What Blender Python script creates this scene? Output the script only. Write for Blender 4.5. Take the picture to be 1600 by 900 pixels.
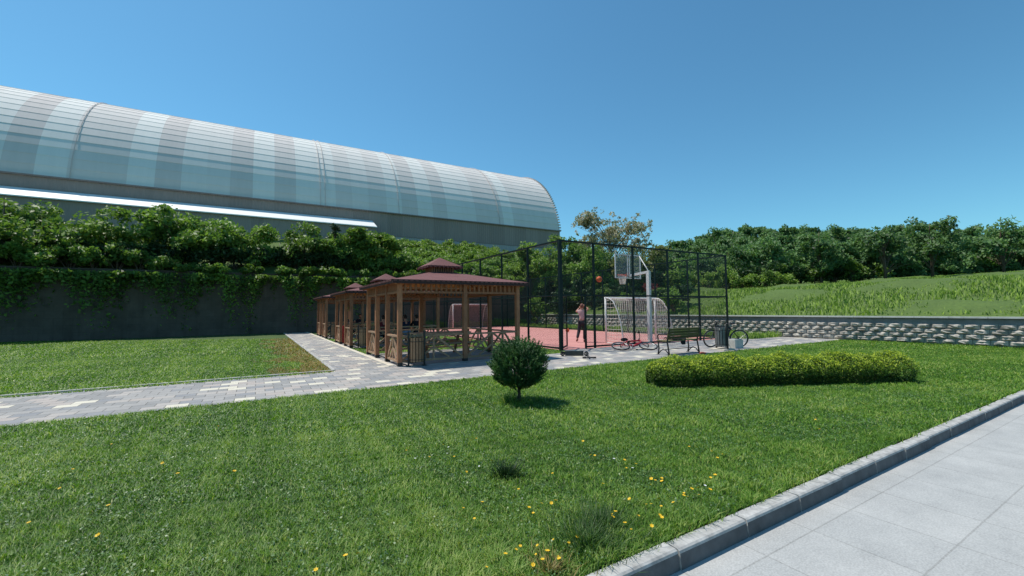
import bpy, math, random
import numpy as np
from mathutils import Vector, Matrix, Quaternion
for o in list(bpy.data.objects): bpy.data.objects.remove(o)
sc = bpy.context.scene; COL = sc.collection
R = math.radians; PI = math.pi
# ---------------------------------------------------------------- camera
H = 1.49
cam = bpy.data.cameras.new('camera'); co = bpy.data.objects.new('camera', cam); COL.objects.link(co); sc.camera = co
cam.sensor_width = 36; cam.lens = 667.3/1600*36; cam.clip_end = 3000; cam.clip_start = .05
co.matrix_world = Matrix.Translation((0, 0, H)) @ Matrix.Rotation(R(90+2.9), 4, 'X') @ Matrix.Rotation(R(-.62), 4, 'Z')
# ---------------------------------------------------------------- light
SUN_EL = R(64); SUN_TO = Vector((-.92, .39, 0)).normalized()
sv = Vector((SUN_TO.x*math.cos(SUN_EL), SUN_TO.y*math.cos(SUN_EL), math.sin(SUN_EL)))
w = bpy.data.worlds.new('World'); sc.world = w; w.use_nodes = True
nt = w.node_tree; nt.nodes.clear()
sky = nt.nodes.new('ShaderNodeTexSky'); sky.sky_type = 'NISHITA'; sky.sun_disc = False
sky.sun_elevation = SUN_EL; sky.sun_rotation = math.atan2(SUN_TO.x, SUN_TO.y)
sky.altitude = 0; sky.air_density = 1.0; sky.dust_density = .35; sky.ozone_density = 1.6
bg = nt.nodes.new('ShaderNodeBackground'); bg.inputs[1].default_value = .115
wo = nt.nodes.new('ShaderNodeOutputWorld')
tint_ = nt.nodes.new('ShaderNodeMix'); tint_.data_type = 'RGBA'; tint_.blend_type = 'MULTIPLY'; tint_.inputs[0].default_value = 1; tint_.inputs[7].default_value = (.64, 1.17, 1.25, 1)   # the camera's cool white balance
nt.links.new(sky.outputs[0], tint_.inputs[6]); nt.links.new(tint_.outputs[2], bg.inputs[0]); nt.links.new(bg.outputs[0], wo.inputs[0])
sl = bpy.data.lights.new('sun', 'SUN'); sl.energy = 4.7; sl.angle = R(.53); sl.color = (1, .945, .86)
so = bpy.data.objects.new('sun', sl); COL.objects.link(so); so.rotation_euler = (-sv).to_track_quat('-Z', 'Y').to_euler()
vs = sc.view_settings; vs.view_transform = 'Standard'; vs.look = 'None'; vs.exposure = -.03; vs.gamma = 1; vs.use_curve_mapping = False
sc.render.engine = 'CYCLES'; cy = sc.cycles
cy.max_bounces = 6; cy.diffuse_bounces = 3; cy.glossy_bounces = 2; cy.transmission_bounces = 3; cy.transparent_max_bounces = 24
cy.use_denoising = True; cy.caustics_reflective = False; cy.caustics_refractive = False
# ---------------------------------------------------------------- frames
TH = .5387; ORG = (1.755, 15.505)
CT, ST = math.cos(TH), math.sin(TH)
def AB(a, b, z=0.): return Vector((ORG[0]+a*CT-b*ST, ORG[1]+a*ST+b*CT, z))
def toab(x, y):
    dx, dy = x-ORG[0], y-ORG[1]
    return dx*CT+dy*ST, -dx*ST+dy*CT
# ---------------------------------------------------------------- objects
def tag(o, label=None, cat=None, group=None, kind=None):
    if label: o['label'] = label
    if cat: o['category'] = cat
    if group: o['group'] = group
    if kind: o['kind'] = kind
    return o
def empty(name, loc, rz=0., label=None, cat=None, group=None):
    o = bpy.data.objects.new(name, None); COL.objects.link(o); o.location = loc; o.rotation_euler = (0, 0, rz)
    o.empty_display_size = .1
    return tag(o, label, cat, group)
def link(name, me, mats, parent=None, loc=None, rz=None):
    o = bpy.data.objects.new(name, me); COL.objects.link(o)
    for m in (mats if isinstance(mats, (list, tuple)) else [mats]): me.materials.append(m)
    if parent: o.parent = parent
    if loc is not None: o.location = loc
    if rz is not None: o.rotation_euler = (0, 0, rz)
    return o
def copy_tree(o, parent=None):
    c = o.copy(); COL.objects.link(c)
    if parent: c.parent = parent
    for ch in [k for k in bpy.data.objects if k.parent == o]: copy_tree(ch, c)
    return c
class MB:
    def __init__(s): s.v = []; s.f = []; s.m = []; s.mi = 0
    def add(s, vs, fs):
        n = len(s.v); s.v += [tuple(v) for v in vs]; s.f += [tuple(i+n for i in f) for f in fs]; s.m += [s.mi]*len(fs); return s
    def box(s, c, d, rot=None):
        x, y, z = d[0]/2, d[1]/2, d[2]/2
        vs = [Vector((sx*x, sy*y, sz*z)) for sx in (-1, 1) for sy in (-1, 1) for sz in (-1, 1)]
        if rot is not None: vs = [rot @ v for v in vs]
        c = Vector(c)
        return s.add([v+c for v in vs], [(0,1,3,2),(4,6,7,5),(0,4,5,1),(2,3,7,6),(0,2,6,4),(1,5,7,3)])
    def beam(s, p, q, w, h, up=(0, 0, 1)):
        p, q = Vector(p), Vector(q); d = (q-p); L = d.length
        if L < 1e-6: return s
        d.normalize(); u = Vector(up)
        if abs(d.dot(u)) > .99: u = Vector((0, 1, 0))
        x = d.cross(u).normalized(); z = x.cross(d)
        rot = Matrix((x, d, z)).transposed()
        return s.box((p+q)/2, (w, L, h), rot)
    def tube(s, pts, r, n=8, cap=True):
        pts = [Vector(p) for p in pts]; rs = r if isinstance(r, (list, tuple)) else [r]*len(pts)
        base = len(s.v); rings = []; prev = None
        for i, p in enumerate(pts):
            d = (pts[min(i+1, len(pts)-1)]-pts[max(i-1, 0)])
            d = d.normalized() if d.length > 1e-9 else Vector((0, 0, 1))
            if prev is None:
                u = Vector((0, 0, 1)) if abs(d.z) < .9 else Vector((1, 0, 0)); x = d.cross(u).normalized()
            else:
                x = (prev - d*prev.dot(d)); x = x.normalized() if x.length > 1e-6 else d.orthogonal().normalized()
            prev = x; y = d.cross(x)
            rings.append([p+(x*math.cos(2*PI*k/n)+y*math.sin(2*PI*k/n))*rs[i] for k in range(n)])
        vs = [v for g in rings for v in g]; fs = []
        for i in range(len(pts)-1):
            for k in range(n):
                a, b = i*n+k, i*n+(k+1) % n; fs.append((a, b, b+n, a+n))
        if cap: fs += [tuple(range(n))[::-1], tuple((len(pts)-1)*n+k for k in range(n))]
        return s.add(vs, fs)
    def ring(s, c, R_, r, axis='Z', n=24, m=6, a0=0, a1=2*PI):
        full = abs(a1-a0-2*PI) < 1e-6; pts = []
        for i in range(n+1):
            t = a0+(a1-a0)*i/n; x, y = R_*math.cos(t), R_*math.sin(t)
            v = {'Z': (x, y, 0), 'Y': (x, 0, y), 'X': (0, x, y)}[axis]; pts.append(Vector(c)+Vector(v))
        return s.tube(pts, r, m, cap=not full)
    def lathe(s, prof, c=(0, 0, 0), n=16):
        vs = []; fs = []
        for r, z in prof:
            for k in range(n): vs.append((c[0]+r*math.cos(2*PI*k/n), c[1]+r*math.sin(2*PI*k/n), c[2]+z))
        for i in range(len(prof)-1):
            for k in range(n):
                a, b = i*n+k, i*n+(k+1) % n; fs.append((a, b, b+n, a+n))
        return s.add(vs, fs)
    def ball(s, c, r, sub=(12, 8)):
        r = r if isinstance(r, (tuple, list)) else (r, r, r); n, m = sub; vs = [(c[0], c[1], c[2]-r[2])]; fs = []
        for j in range(1, m):
            p = -PI/2+PI*j/m
            for i in range(n): t = 2*PI*i/n; vs.append((c[0]+r[0]*math.cos(p)*math.cos(t), c[1]+r[1]*math.cos(p)*math.sin(t), c[2]+r[2]*math.sin(p)))
        vs.append((c[0], c[1], c[2]+r[2])); L = len(vs)-1
        for i in range(n):
            fs.append((0, 1+(i+1) % n, 1+i)); fs.append((L, 1+(m-2)*n+i, 1+(m-2)*n+(i+1) % n))
            for j in range(m-2):
                a, b = 1+j*n+i, 1+j*n+(i+1) % n; fs.append((a, b, b+n, a+n))
        return s.add(vs, fs)
    def mesh(s, me, M=None):
        vs = [(M @ v.co if M else v.co) for v in me.vertices]
        return s.add(vs, [tuple(p.vertices) for p in me.polygons])
    def build(s, name, mats, parent=None, smooth=False, loc=None, rz=None):
        me = bpy.data.meshes.new(name); me.from_pydata(s.v, [], s.f); me.update()
        if smooth: me.polygons.foreach_set('use_smooth', [True]*len(me.polygons))
        if any(s.m): me.polygons.foreach_set('material_index', s.m)
        return link(name, me, mats, parent, loc, rz)
def np_mesh(name, V, F, mats, parent=None, tint=None, smooth=False, normals=None):
    me = bpy.data.meshes.new(name); nf, k = F.shape
    me.vertices.add(len(V)); me.vertices.foreach_set('co', np.ascontiguousarray(V, dtype=np.float32).ravel())
    me.loops.add(nf*k); me.loops.foreach_set('vertex_index', np.ascontiguousarray(F, dtype=np.int32).ravel())
    me.polygons.add(nf); me.polygons.foreach_set('loop_start', np.arange(0, nf*k, k, dtype=np.int32))
    if smooth: me.polygons.foreach_set('use_smooth', np.ones(nf, dtype=bool))
    if tint is not None:
        at = me.attributes.new('tint', 'FLOAT', 'FACE'); at.data.foreach_set('value', np.ascontiguousarray(tint, dtype=np.float32))
    me.update(calc_edges=True)
    return link(name, me, mats, parent)
# ---------------------------------------------------------------- materials
class N:
    def __init__(s, name):
        s.m = bpy.data.materials.new(name); s.m.use_nodes = True; s.t = s.m.node_tree; s.t.nodes.clear()
        s.out = s.t.nodes.new('ShaderNodeOutputMaterial')
    def n(s, ty, **kw):
        nd = s.t.nodes.new('ShaderNode'+ty)
        for k, v in kw.items():
            if k.startswith('i_'):
                key = k[2:]; key = int(key) if key.isdigit() else key.replace('_', ' ')
                if hasattr(v, 'bl_rna') and isinstance(v, bpy.types.NodeSocket): s.t.links.new(v, nd.inputs[key])
                else: nd.inputs[key].default_value = v
            else: setattr(nd, k, v)
        return nd
    def L(s, a, b): s.t.links.new(a, b)
    def math(s, op, a, b=None):
        nd = s.t.nodes.new('ShaderNodeMath'); nd.operation = op
        for i, v in enumerate((a, b)):
            if v is None: continue
            if isinstance(v, (int, float)): nd.inputs[i].default_value = v
            else: s.L(v, nd.inputs[i])
        return nd.outputs[0]
    def ramp(s, fac, stops, interp='LINEAR'):
        nd = s.t.nodes.new('ShaderNodeValToRGB'); cr = nd.color_ramp; cr.interpolation = interp
        while len(cr.elements) < len(stops): cr.elements.new(.5)
        for e, (p, c) in zip(cr.elements, stops): e.position = p; e.color = (*c, 1)
        s.L(fac, nd.inputs[0]); return nd.outputs[0]
    def mix(s, f, a, b, ty='MIX'):
        nd = s.t.nodes.new('ShaderNodeMix'); nd.data_type = 'RGBA'; nd.blend_type = ty
        for i, v in ((0, f), (6, a), (7, b)):
            if isinstance(v, (int, float)): nd.inputs[i].default_value = v
            elif isinstance(v, tuple): nd.inputs[i].default_value = (*v, 1)
            else: s.L(v, nd.inputs[i])
        return nd.outputs[2]
    def bsdf(s, col, rough=.7, metal=0., bump=None, bd=.3, bdist=.02, spec=.4):
        b = s.t.nodes.new('ShaderNodeBsdfPrincipled')
        if isinstance(col, tuple): b.inputs['Base Color'].default_value = (*col, 1)
        else: s.L(col, b.inputs['Base Color'])
        if isinstance(rough, (int, float)): b.inputs['Roughness'].default_value = rough
        else: s.L(rough, b.inputs['Roughness'])
        b.inputs['Metallic'].default_value = metal; b.inputs['Specular IOR Level'].default_value = spec
        if bump is not None:
            bn = s.t.nodes.new('ShaderNodeBump'); bn.inputs['Strength'].default_value = bd; bn.inputs['Distance'].default_value = bdist
            s.L(bump, bn.inputs['Height']); s.L(bn.outputs[0], b.inputs['Normal'])
        return b.outputs[0]
    def done(s, sh): s.L(sh, s.out.inputs[0]); return s.m
    def obj(s): return s.n('TexCoord').outputs['Object']
def simple(name, c, rough=.6, metal=0., var=.25, scale=6, bump=0., spec=.4, stretch=(1, 1, 1)):
    m = N(name); co_ = m.obj()
    mp = m.n('Mapping', i_Vector=co_, i_Scale=stretch)
    nz = m.n('TexNoise', i_Vector=mp.outputs[0], i_Scale=scale, i_Detail=5., i_Roughness=.6).outputs[0]
    lo = tuple(k*(1-var) for k in c); hi = tuple(min(1, k*(1+var)) for k in c)
    col = m.ramp(nz, [(.3, lo), (.7, hi)])
    return m.done(m.bsdf(col, rough, metal, nz if bump else None, bump, .01, spec))
def leaf(name, c1, c2, trans=.3, rough=.55, spec=.35, c3=None, upn=0., gain=1.):
    c1, c2 = tuple(k*gain for k in c1), tuple(k*gain for k in c2); c3 = c3 and tuple(k*gain for k in c3)
    m = N(name); at = m.n('Attribute', attribute_name='tint').outputs['Fac']
    oi = m.n('ObjectInfo').outputs['Random']
    st = [(.05, c1), (.95, c2)] if c3 is None else [(.05, c1), (.55, c2), (.97, c3)]
    col = m.ramp(at, st)
    k = m.math('ADD', m.math('MULTIPLY', oi, .3), .85)
    col = m.mix(1., col, m.n('CombineXYZ', i_0=k, i_1=k, i_2=k).outputs[0], 'MULTIPLY')
    b = m.bsdf(col, rough, spec=spec)
    if upn:
        g_ = m.n('NewGeometry').outputs['Normal']; v1 = m.n('VectorMath', operation='ADD', i_0=g_, i_1=(0, 0, upn)); v2 = m.n('VectorMath', operation='NORMALIZE', i_0=v1.outputs[0]); m.L(v2.outputs[0], b.node.inputs['Normal'])
    tc = m.mix(1., col, (1.25, 1.35, .6), 'MULTIPLY')
    t = m.n('BsdfTranslucent', i_Color=tc)
    mx = m.n('MixShader', i_0=trans); m.L(b, mx.inputs[1]); m.L(t.outputs[0], mx.inputs[2])
    return m.done(mx.outputs[0])
def wood_mat(name, c, dark=.45, rough=.65, sc_=14):
    m = N(name); co_ = m.obj()
    nz = m.n('TexNoise', i_Vector=m.n('Mapping', i_Vector=co_, i_Scale=(sc_, sc_, sc_*.35)).outputs[0], i_Scale=1.5, i_Detail=6., i_Distortion=1.4).outputs[0]
    n2 = m.n('TexNoise', i_Vector=co_, i_Scale=1.7, i_Detail=2.).outputs[0]
    col = m.ramp(nz, [(.25, tuple(k*dark for k in c)), (.6, c), (.85, tuple(min(1, k*1.35) for k in c))])
    col = m.mix(.35, col, m.ramp(n2, [(.35, tuple(k*.55 for k in c)), (.7, tuple(min(1, k*1.2) for k in c))]))
    oi = m.n('ObjectInfo').outputs['Random']; k = m.math('ADD', m.math('MULTIPLY', oi, .5), .72)
    col = m.mix(1., col, m.n('CombineXYZ', i_0=k, i_1=k, i_2=k).outputs[0], 'MULTIPLY')
    return m.done(m.bsdf(col, rough, bump=nz, bd=.25, bdist=.006))

M = {}
M['wood'] = wood_mat('stained_wood', (.37, .16, .08))
M['wood_rail'] = wood_mat('weathered_rail_wood', (.42, .26, .16), .6)
M['wood_ceiling'] = wood_mat('ceiling_boards', (.74, .28, .10), .6)
M['fascia'] = simple('dark_fascia', (.035, .014, .014), .6, scale=10)
M['bin_wood'] = wood_mat('bin_slats', (.36, .20, .11), .6)
M['green_steel'] = simple('dark_green_paint', (.006, .017, .017), .5, var=.3, scale=8, spec=.2)
M['black'] = simple('black_paint', (.012, .013, .015), .45, scale=12)
M['black_steel'] = simple('bin_frame_paint', (.018, .020, .022), .45, scale=12)
M['grey_steel'] = simple('grey_slats', (.16, .165, .16), .5, .3, scale=9)
M['white_paint'] = simple('white_paint', (.74, .73, .71), .45, var=.08, scale=9)
M['pink_white'] = simple('faded_goal_paint', (.62, .52, .49), .55, var=.12, scale=5)
M['net'] = simple('net_cord', (.72, .68, .62), .8, var=.1)
M['net_far'] = simple('old_net_cord', (.42, .28, .26), .8, var=.15)
M['orange'] = simple('orange_rim', (.75, .13, .05), .5, var=.1)
M['ball'] = simple('ball_rubber', (.72, .13, .035), .6, var=.12, scale=20)
M['ball_line'] = simple('ball_seam', (.02, .015, .012), .7)
M['red_frame'] = simple('red_bicycle_paint', (.42, .012, .022), .3, var=.1, spec=.6)
M['rubber'] = simple('tyre_rubber', (.016, .016, .017), .75)
M['alloy'] = simple('alloy', (.5, .5, .5), .35, .8, var=.1)
M['olive'] = wood_mat('bench_slat_olive', (.115, .10, .040), .7)
M['bench_seat'] = wood_mat('bench_slat_seat', (.26, .21, .10), .7)
M['cloth_black'] = simple('black_cloth', (.012, .012, .016), .9)
M['red_cloth'] = simple('red_cloth', (.55, .012, .03), .8, var=.2)
M['skin'] = simple('skin', (.50, .24, .17), .5, var=.08, scale=12)
M['pink_shirt'] = simple('pink_shirt', (.56, .34, .34), .85, var=.1)
M['hair'] = simple('dark_hair', (.018, .011, .008), .6)
M['trousers'] = simple('dark_trousers', (.022, .020, .028), .85)
M['jeans'] = simple('light_jeans', (.22, .31, .46), .85, var=.15)
M['maroon_shirt'] = simple('maroon_shirt', (.12, .012, .02), .85)
M['navy'] = simple('navy_shirt', (.012, .018, .045), .85)
M['shoe'] = simple('brown_shoe', (.22, .075, .05), .6)
M['white_cloth'] = simple('white_cloth', (.75, .75, .76), .85, var=.05)
M['teal'] = simple('teal_shirt', (.02, .09, .11), .85)
M['bark'] = simple('bark', (.11, .08, .055), .9, scale=10, bump=.6, stretch=(3, 3, .6))
M['bark_dark'] = simple('bark_dark', (.055, .04, .03), .9, scale=14, bump=.6, stretch=(3, 3, .6))
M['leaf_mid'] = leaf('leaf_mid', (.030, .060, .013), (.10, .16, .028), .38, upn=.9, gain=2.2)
M['leaf_bright'] = leaf('leaf_bright', (.040, .085, .014), (.17, .25, .035), .38, upn=.8, gain=1.55)
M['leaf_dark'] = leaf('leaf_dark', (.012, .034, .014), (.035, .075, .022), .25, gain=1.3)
M['leaf_hill'] = leaf('leaf_hill', (.020, .046, .018), (.062, .11, .034), .34, upn=.9, gain=2.6)
M['leaf_rust'] = leaf('leaf_rust', (.15, .20, .10), (.30, .29, .19), .3, c3=(.46, .34, .28), upn=.6, gain=1.15)
M['leaf_red'] = leaf('leaf_red', (.07, .012, .02), (.25, .035, .05), .3)
M['leaf_olive'] = leaf('leaf_olive', (.06, .09, .02), (.19, .19, .055), .35, upn=.7, gain=1.3)
M['conifer'] = leaf('conifer_spray', (.014, .042, .012), (.055, .125, .026), .22, upn=.7, gain=1.7)
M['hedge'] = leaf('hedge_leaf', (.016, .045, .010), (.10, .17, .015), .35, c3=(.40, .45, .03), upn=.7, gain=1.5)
M['grass'] = leaf('grass_blade', (.030, .082, .010), (.100, .195, .022), .42, .5, .35, c3=(.28, .32, .10), upn=1.15, gain=1.48)
M['clover'] = leaf('clover_leaf', (.035, .085, .03), (.10, .19, .06), .3, .45, .5, c3=(.20, .28, .10), upn=.6, gain=1.4)
M['grass_dry'] = leaf('dry_grass_blade', (.11, .12, .03), (.27, .18, .06), .3, .6, upn=1.2, gain=1.5)
M['clump'] = leaf('clump_blade', (.020, .055, .012), (.075, .15, .03), .35, upn=.6, gain=1.2)
M['tuft'] = leaf('tuft_blade', (.012, .034, .014), (.034, .080, .026), .25)
M['petal'] = simple('yellow_petal', (.80, .50, .015), .6, var=.15)
M['petal_w'] = simple('white_petal', (.8, .8, .76), .6, var=.05)
M['stem'] = simple('flower_stem', (.06, .13, .02), .6)
# shingle roof
def shingle():
    m = N('maroon_shingle'); co_ = m.obj()
    br = m.n('TexBrick', i_Vector=co_, i_Color1=(.17, .055, .055, 1), i_Color2=(.105, .034, .036, 1), i_Mortar=(.06, .02, .02, 1), i_Scale=1.)
    br.inputs['Mortar Size'].default_value = .008; br.inputs['Brick Width'].default_value = .3; br.inputs['Row Height'].default_value = .14
    nz = m.n('TexNoise', i_Vector=co_, i_Scale=60., i_Detail=3.).outputs[0]
    n2 = m.n('TexNoise', i_Vector=co_, i_Scale=1.5, i_Detail=3.).outputs[0]
    c = m.mix(.6, br.outputs[0], m.ramp(nz, [(.3, (.07, .03, .03)), (.7, (.30, .12, .11))]))
    c = m.mix(m.ramp(n2, [(.4, (0, 0, 0)), (.7, (.35, .35, .35))]), c, (.19, .09, .085))
    return m.done(m.bsdf(c, .85, bump=nz, bd=.5))
M['shingle'] = shingle()
def paving():
    m = N('paving_slabs'); co_ = m.obj()
    sp = m.n('SeparateXYZ', i_0=co_); W, D = .31, .25
    row = m.math('FLOOR', m.math('DIVIDE', sp.outputs[1], D))
    off = m.math('MULTIPLY', m.math('FRACT', m.math('MULTIPLY', row, .5)), W)
    xs = m.math('DIVIDE', m.math('ADD', sp.outputs[0], off), W); col = m.math('FLOOR', xs)
    cell = m.n('CombineXYZ', i_0=col, i_1=row)
    wn = m.n('TexWhiteNoise', i_Vector=cell.outputs[0]); wn.noise_dimensions = '3D'
    c = m.ramp(wn.outputs[0], [(0, (.25, .245, .24)), (.22, (.34, .325, .31)), (.45, (.43, .39, .355)), (.6, (.235, .24, .255)), (.74, (.43, .37, .33)), (.88, (.72, .66, .52))], 'CONSTANT')
    fx = m.math('ABSOLUTE', m.math('SUBTRACT', m.math('FRACT', xs), .5)); fy = m.math('ABSOLUTE', m.math('SUBTRACT', m.math('FRACT', m.math('DIVIDE', sp.outputs[1], D)), .5))
    jx = m.math('GREATER_THAN', fx, .5-.018); jy = m.math('GREATER_THAN', fy, .5-.02); j = m.math('MAXIMUM', jx, jy)
    nz = m.n('TexNoise', i_Vector=co_, i_Scale=2.2, i_Detail=8., i_Roughness=.7).outputs[0]
    c = m.mix(.28, c, m.ramp(nz, [(.3, (.18, .18, .18)), (.7, (.42, .41, .39))]))
    c = m.mix(j, c, (.10, .095, .085))
    n3 = m.n('TexNoise', i_Vector=co_, i_Scale=90., i_Detail=2.).outputs[0]
    return m.done(m.bsdf(c, .85, bump=n3, bd=.2, bdist=.004))
M['paving'] = paving()
def court():
    m = N('red_court_tiles'); co_ = m.obj()
    br = m.n('TexBrick', i_Vector=co_, i_Color1=(.60, .27, .24, 1), i_Color2=(.53, .225, .20, 1), i_Mortar=(.34, .09, .08, 1), i_Scale=1.)
    br.offset = 0; br.inputs['Mortar Size'].default_value = .012; br.inputs['Brick Width'].default_value = .5; br.inputs['Row Height'].default_value = .5
    nz = m.n('TexNoise', i_Vector=co_, i_Scale=.8, i_Detail=9., i_Roughness=.7).outputs[0]
    c = m.mix(.6, br.outputs[0], m.ramp(nz, [(.3, (.44, .165, .15)), (.7, (.66, .32, .28))]))
    return m.done(m.bsdf(c, .75))
M['court'] = court()
def ground_mat(name, a, b, c, s=.6, fine=30.):
    m = N(name); co_ = m.obj()
    n1 = m.n('TexNoise', i_Vector=co_, i_Scale=s, i_Detail=8., i_Roughness=.65).outputs[0]
    n2 = m.n('TexNoise', i_Vector=co_, i_Scale=fine, i_Detail=4., i_Roughness=.7).outputs[0]
    col = m.mix(.5, m.ramp(n1, [(.3, a), (.7, b)]), m.ramp(n2, [(.3, a), (.55, b), (.75, c)]))
    return m.done(m.bsdf(col, .95, bump=n2, bd=.8, bdist=.03))
M['soil'] = ground_mat('lawn_soil', (.03, .055, .014), (.07, .12, .028), (.11, .13, .045))
M['hill'] = ground_mat('hillside_grass', (.05, .085, .02), (.10, .16, .03), (.17, .21, .05), .6, 9.)
M['far'] = ground_mat('far_ground', (.05, .08, .02), (.09, .13, .035), (.14, .15, .06), .05, 1.)
M['concrete'] = simple('kerb_concrete', (.40, .39, .37), .85, var=.32, scale=13, bump=.6)
def road():
    m = N('pale_road_slabs'); co_ = m.obj()
    br = m.n('TexBrick', i_Vector=co_, i_Color1=(.42, .42, .41, 1), i_Color2=(.37, .375, .37, 1), i_Mortar=(.2, .2, .19, 1), i_Scale=1.); br.offset = 0
    br.inputs['Mortar Size'].default_value = .006; br.inputs['Brick Width'].default_value = .6; br.inputs['Row Height'].default_value = .6
    n1 = m.n('TexNoise', i_Vector=co_, i_Scale=2.5, i_Detail=9., i_Roughness=.7).outputs[0]; n2 = m.n('TexNoise', i_Vector=co_, i_Scale=90., i_Detail=3.).outputs[0]
    c = m.mix(.4, br.outputs[0], m.ramp(n1, [(.3, (.20, .20, .19)), (.7, (.52, .51, .48))])); c = m.mix(.25, c, m.ramp(n2, [(.35, (.2, .2, .2)), (.65, (.6, .6, .58))]))
    return m.done(m.bsdf(c, .85, bump=n2, bd=.3, bdist=.004))
M['road'] = road()
M['pad'] = simple('gazebo_pad', (.34, .32, .30), .85, var=.2, scale=3)
M['cream_stone'] = simple('cream_edging', (.62, .56, .46), .8, var=.15, scale=5)
def wall_mat(name, c1, c2, mo, W, Hh):
    m = N(name); co_ = m.obj(); sp = m.n('SeparateXYZ', i_0=co_)
    uv = m.n('CombineXYZ', i_0=m.math('ADD', sp.outputs[0], sp.outputs[1]), i_1=sp.outputs[2])
    br = m.n('TexBrick', i_Vector=uv.outputs[0], i_Color1=(*c1, 1), i_Color2=(*c2, 1), i_Mortar=(*mo, 1), i_Scale=1.)
    br.inputs['Mortar Size'].default_value = .015; br.inputs['Brick Width'].default_value = W; br.inputs['Row Height'].default_value = Hh
    nz = m.n('TexNoise', i_Vector=co_, i_Scale=1.1, i_Detail=8., i_Roughness=.7).outputs[0]
    st = m.n('TexNoise', i_Vector=m.n('Mapping', i_Vector=co_, i_Scale=(3., 3., .25)).outputs[0], i_Scale=1., i_Detail=5.).outputs[0]
    c = m.mix(.5, br.outputs[0], m.ramp(nz, [(.3, tuple(k*.6 for k in c2)), (.7, tuple(k*1.3 for k in c1))]))
    c = m.mix(m.ramp(st, [(.5, (0, 0, 0)), (.75, (.5, .5, .5))]), c, tuple(k*.45 for k in c2))
    return m.done(m.bsdf(c, .9, bump=nz, bd=.5, bdist=.03))
M['big_wall'] = wall_mat('coursed_stone_wall', (.125, .10, .08), (.08, .065, .052), (.07, .06, .05), .8, .42)
M['rock'] = simple('rock_face_block', (.38, .35, .31), .9, var=.55, scale=3.2, bump=.8)
M['wall_grey'] = simple('smooth_grey_block', (.20, .205, .21), .85, var=.2, scale=3)
M['wall_cap'] = simple('pale_wall_cap', (.50, .50, .47), .8, var=.15, scale=4)
# hall sheet metal
def sheet(name, base, rough=.42, metal=.25, rib=.0, band=True, dirt=.25, ribs=.5):
    m = N(name); co_ = m.obj(); sp = m.n('SeparateXYZ', i_0=co_)
    col = None
    if band:
        at = m.n('Attribute', attribute_name='tint').outputs['Fac']
        col = m.ramp(at, [(0, tuple(k*.72 for k in base)), (1, tuple(min(.9, k*1.18) for k in base))])
    st = m.n('TexNoise', i_Vector=m.n('Mapping', i_Vector=co_, i_Scale=(1.6, .3, .15)).outputs[0], i_Scale=1., i_Detail=6., i_Roughness=.7).outputs[0]
    c = m.mix(dirt, col if col is not None else base, m.ramp(st, [(.3, tuple(k*.5 for k in base)), (.7, base)]))
    rb = m.math('SINE', m.math('MULTIPLY', sp.outputs[0], 2*PI/.3))
    return m.done(m.bsdf(c, rough, metal, rb, ribs, .03, spec=.06))
M['roof_sheet'] = sheet('galvanised_roof_sheet', (.88, .765, .72), .85, .0, dirt=.12, ribs=.03)
M['wall_sheet'] = sheet('grey_wall_sheet', (.37, .30, .275), .75, .0)
M['base_sheet'] = sheet('pale_blue_base_sheet', (.50, .47, .46), .75, .0)
M['annex_roof'] = simple('white_roof_sheet', (.82, .82, .80), .5, var=.05, scale=2)
def chain():
    m = N('chain_link'); uv = m.n('TexCoord').outputs['UV']; sp = m.n('SeparateXYZ', i_0=uv); p = .06
    s = m.math('FRACT', m.math('DIVIDE', m.math('ADD', sp.outputs[0], sp.outputs[1]), p)); t = m.math('FRACT', m.math('DIVIDE', m.math('SUBTRACT', sp.outputs[0], sp.outputs[1]), p))
    f = m.math('MAXIMUM', m.math('LESS_THAN', s, .085), m.math('LESS_THAN', t, .085))
    b = m.bsdf((.010, .026, .026), .45)
    tr = m.n('BsdfTransparent'); mx = m.n('MixShader', i_0=f); m.L(tr.outputs[0], mx.inputs[1]); m.L(b, mx.inputs[2])
    return m.done(mx.outputs[0])
M['chain'] = chain()
def acrylic():
    m = N('clear_acrylic'); tr = m.n('BsdfTransparent', i_Color=(.86, .90, .92, 1)); b = m.bsdf((.55, .6, .62), .2)
    mx = m.n('MixShader', i_0=.14); m.L(tr.outputs[0], mx.inputs[1]); m.L(b, mx.inputs[2]); return m.done(mx.outputs[0])
M['acrylic'] = acrylic()
# ---------------------------------------------------------------- ground, lawn, paths
def sheet_ab(name, polys, z, m, kind='structure'):
    mb = MB()
    for (a0, a1, b0, b1) in polys: mb.add([(a0, b0, z), (a1, b0, z), (a1, b1, z), (a0, b1, z)], [(0, 1, 2, 3)])
    o = mb.build(name, m, loc=(ORG[0], ORG[1], 0), rz=TH); tag(o, kind=kind); return o
KB = -10.60
sheet_ab('ground', [(-700, 700, -700, 700)], -.16, M['far'])
sheet_ab('road', [(-60, 60, -30, KB)], -.12, M['road'])
sheet_ab('lawn', [(-70, 13.1, KB+.13, 22.4)], -.012, M['soil'])
def lawn_edge(a): return -4.02+.03*(a+8)
o = MB()
for i in range(61):
    a = -60+i*73.0/60
o.add([(-60, lawn_edge(-20)-.2, 0), (13, lawn_edge(0)+.2, 0), (13, -.75, 0), (-60, -.75, 0)], [(0, 1, 2, 3)])   # along the front
o.add([(-7.72, -.75, 0), (-6.38, -.75, 0), (-6.38, 22.2, 0), (-7.72, 22.2, 0)], [(0, 1, 2, 3)])   # past the gazebos
o.add([(0.0, -.75, 0), (13, -.75, 0), (13, 0.02, 0), (0.0, 0.02, 0)], [(0, 1, 2, 3)])
o.add([(-60, -1.1, 0), (-7.72, -1.1, 0), (-7.72, -.75, 0), (-60, -.75, 0)], []) 
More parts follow.
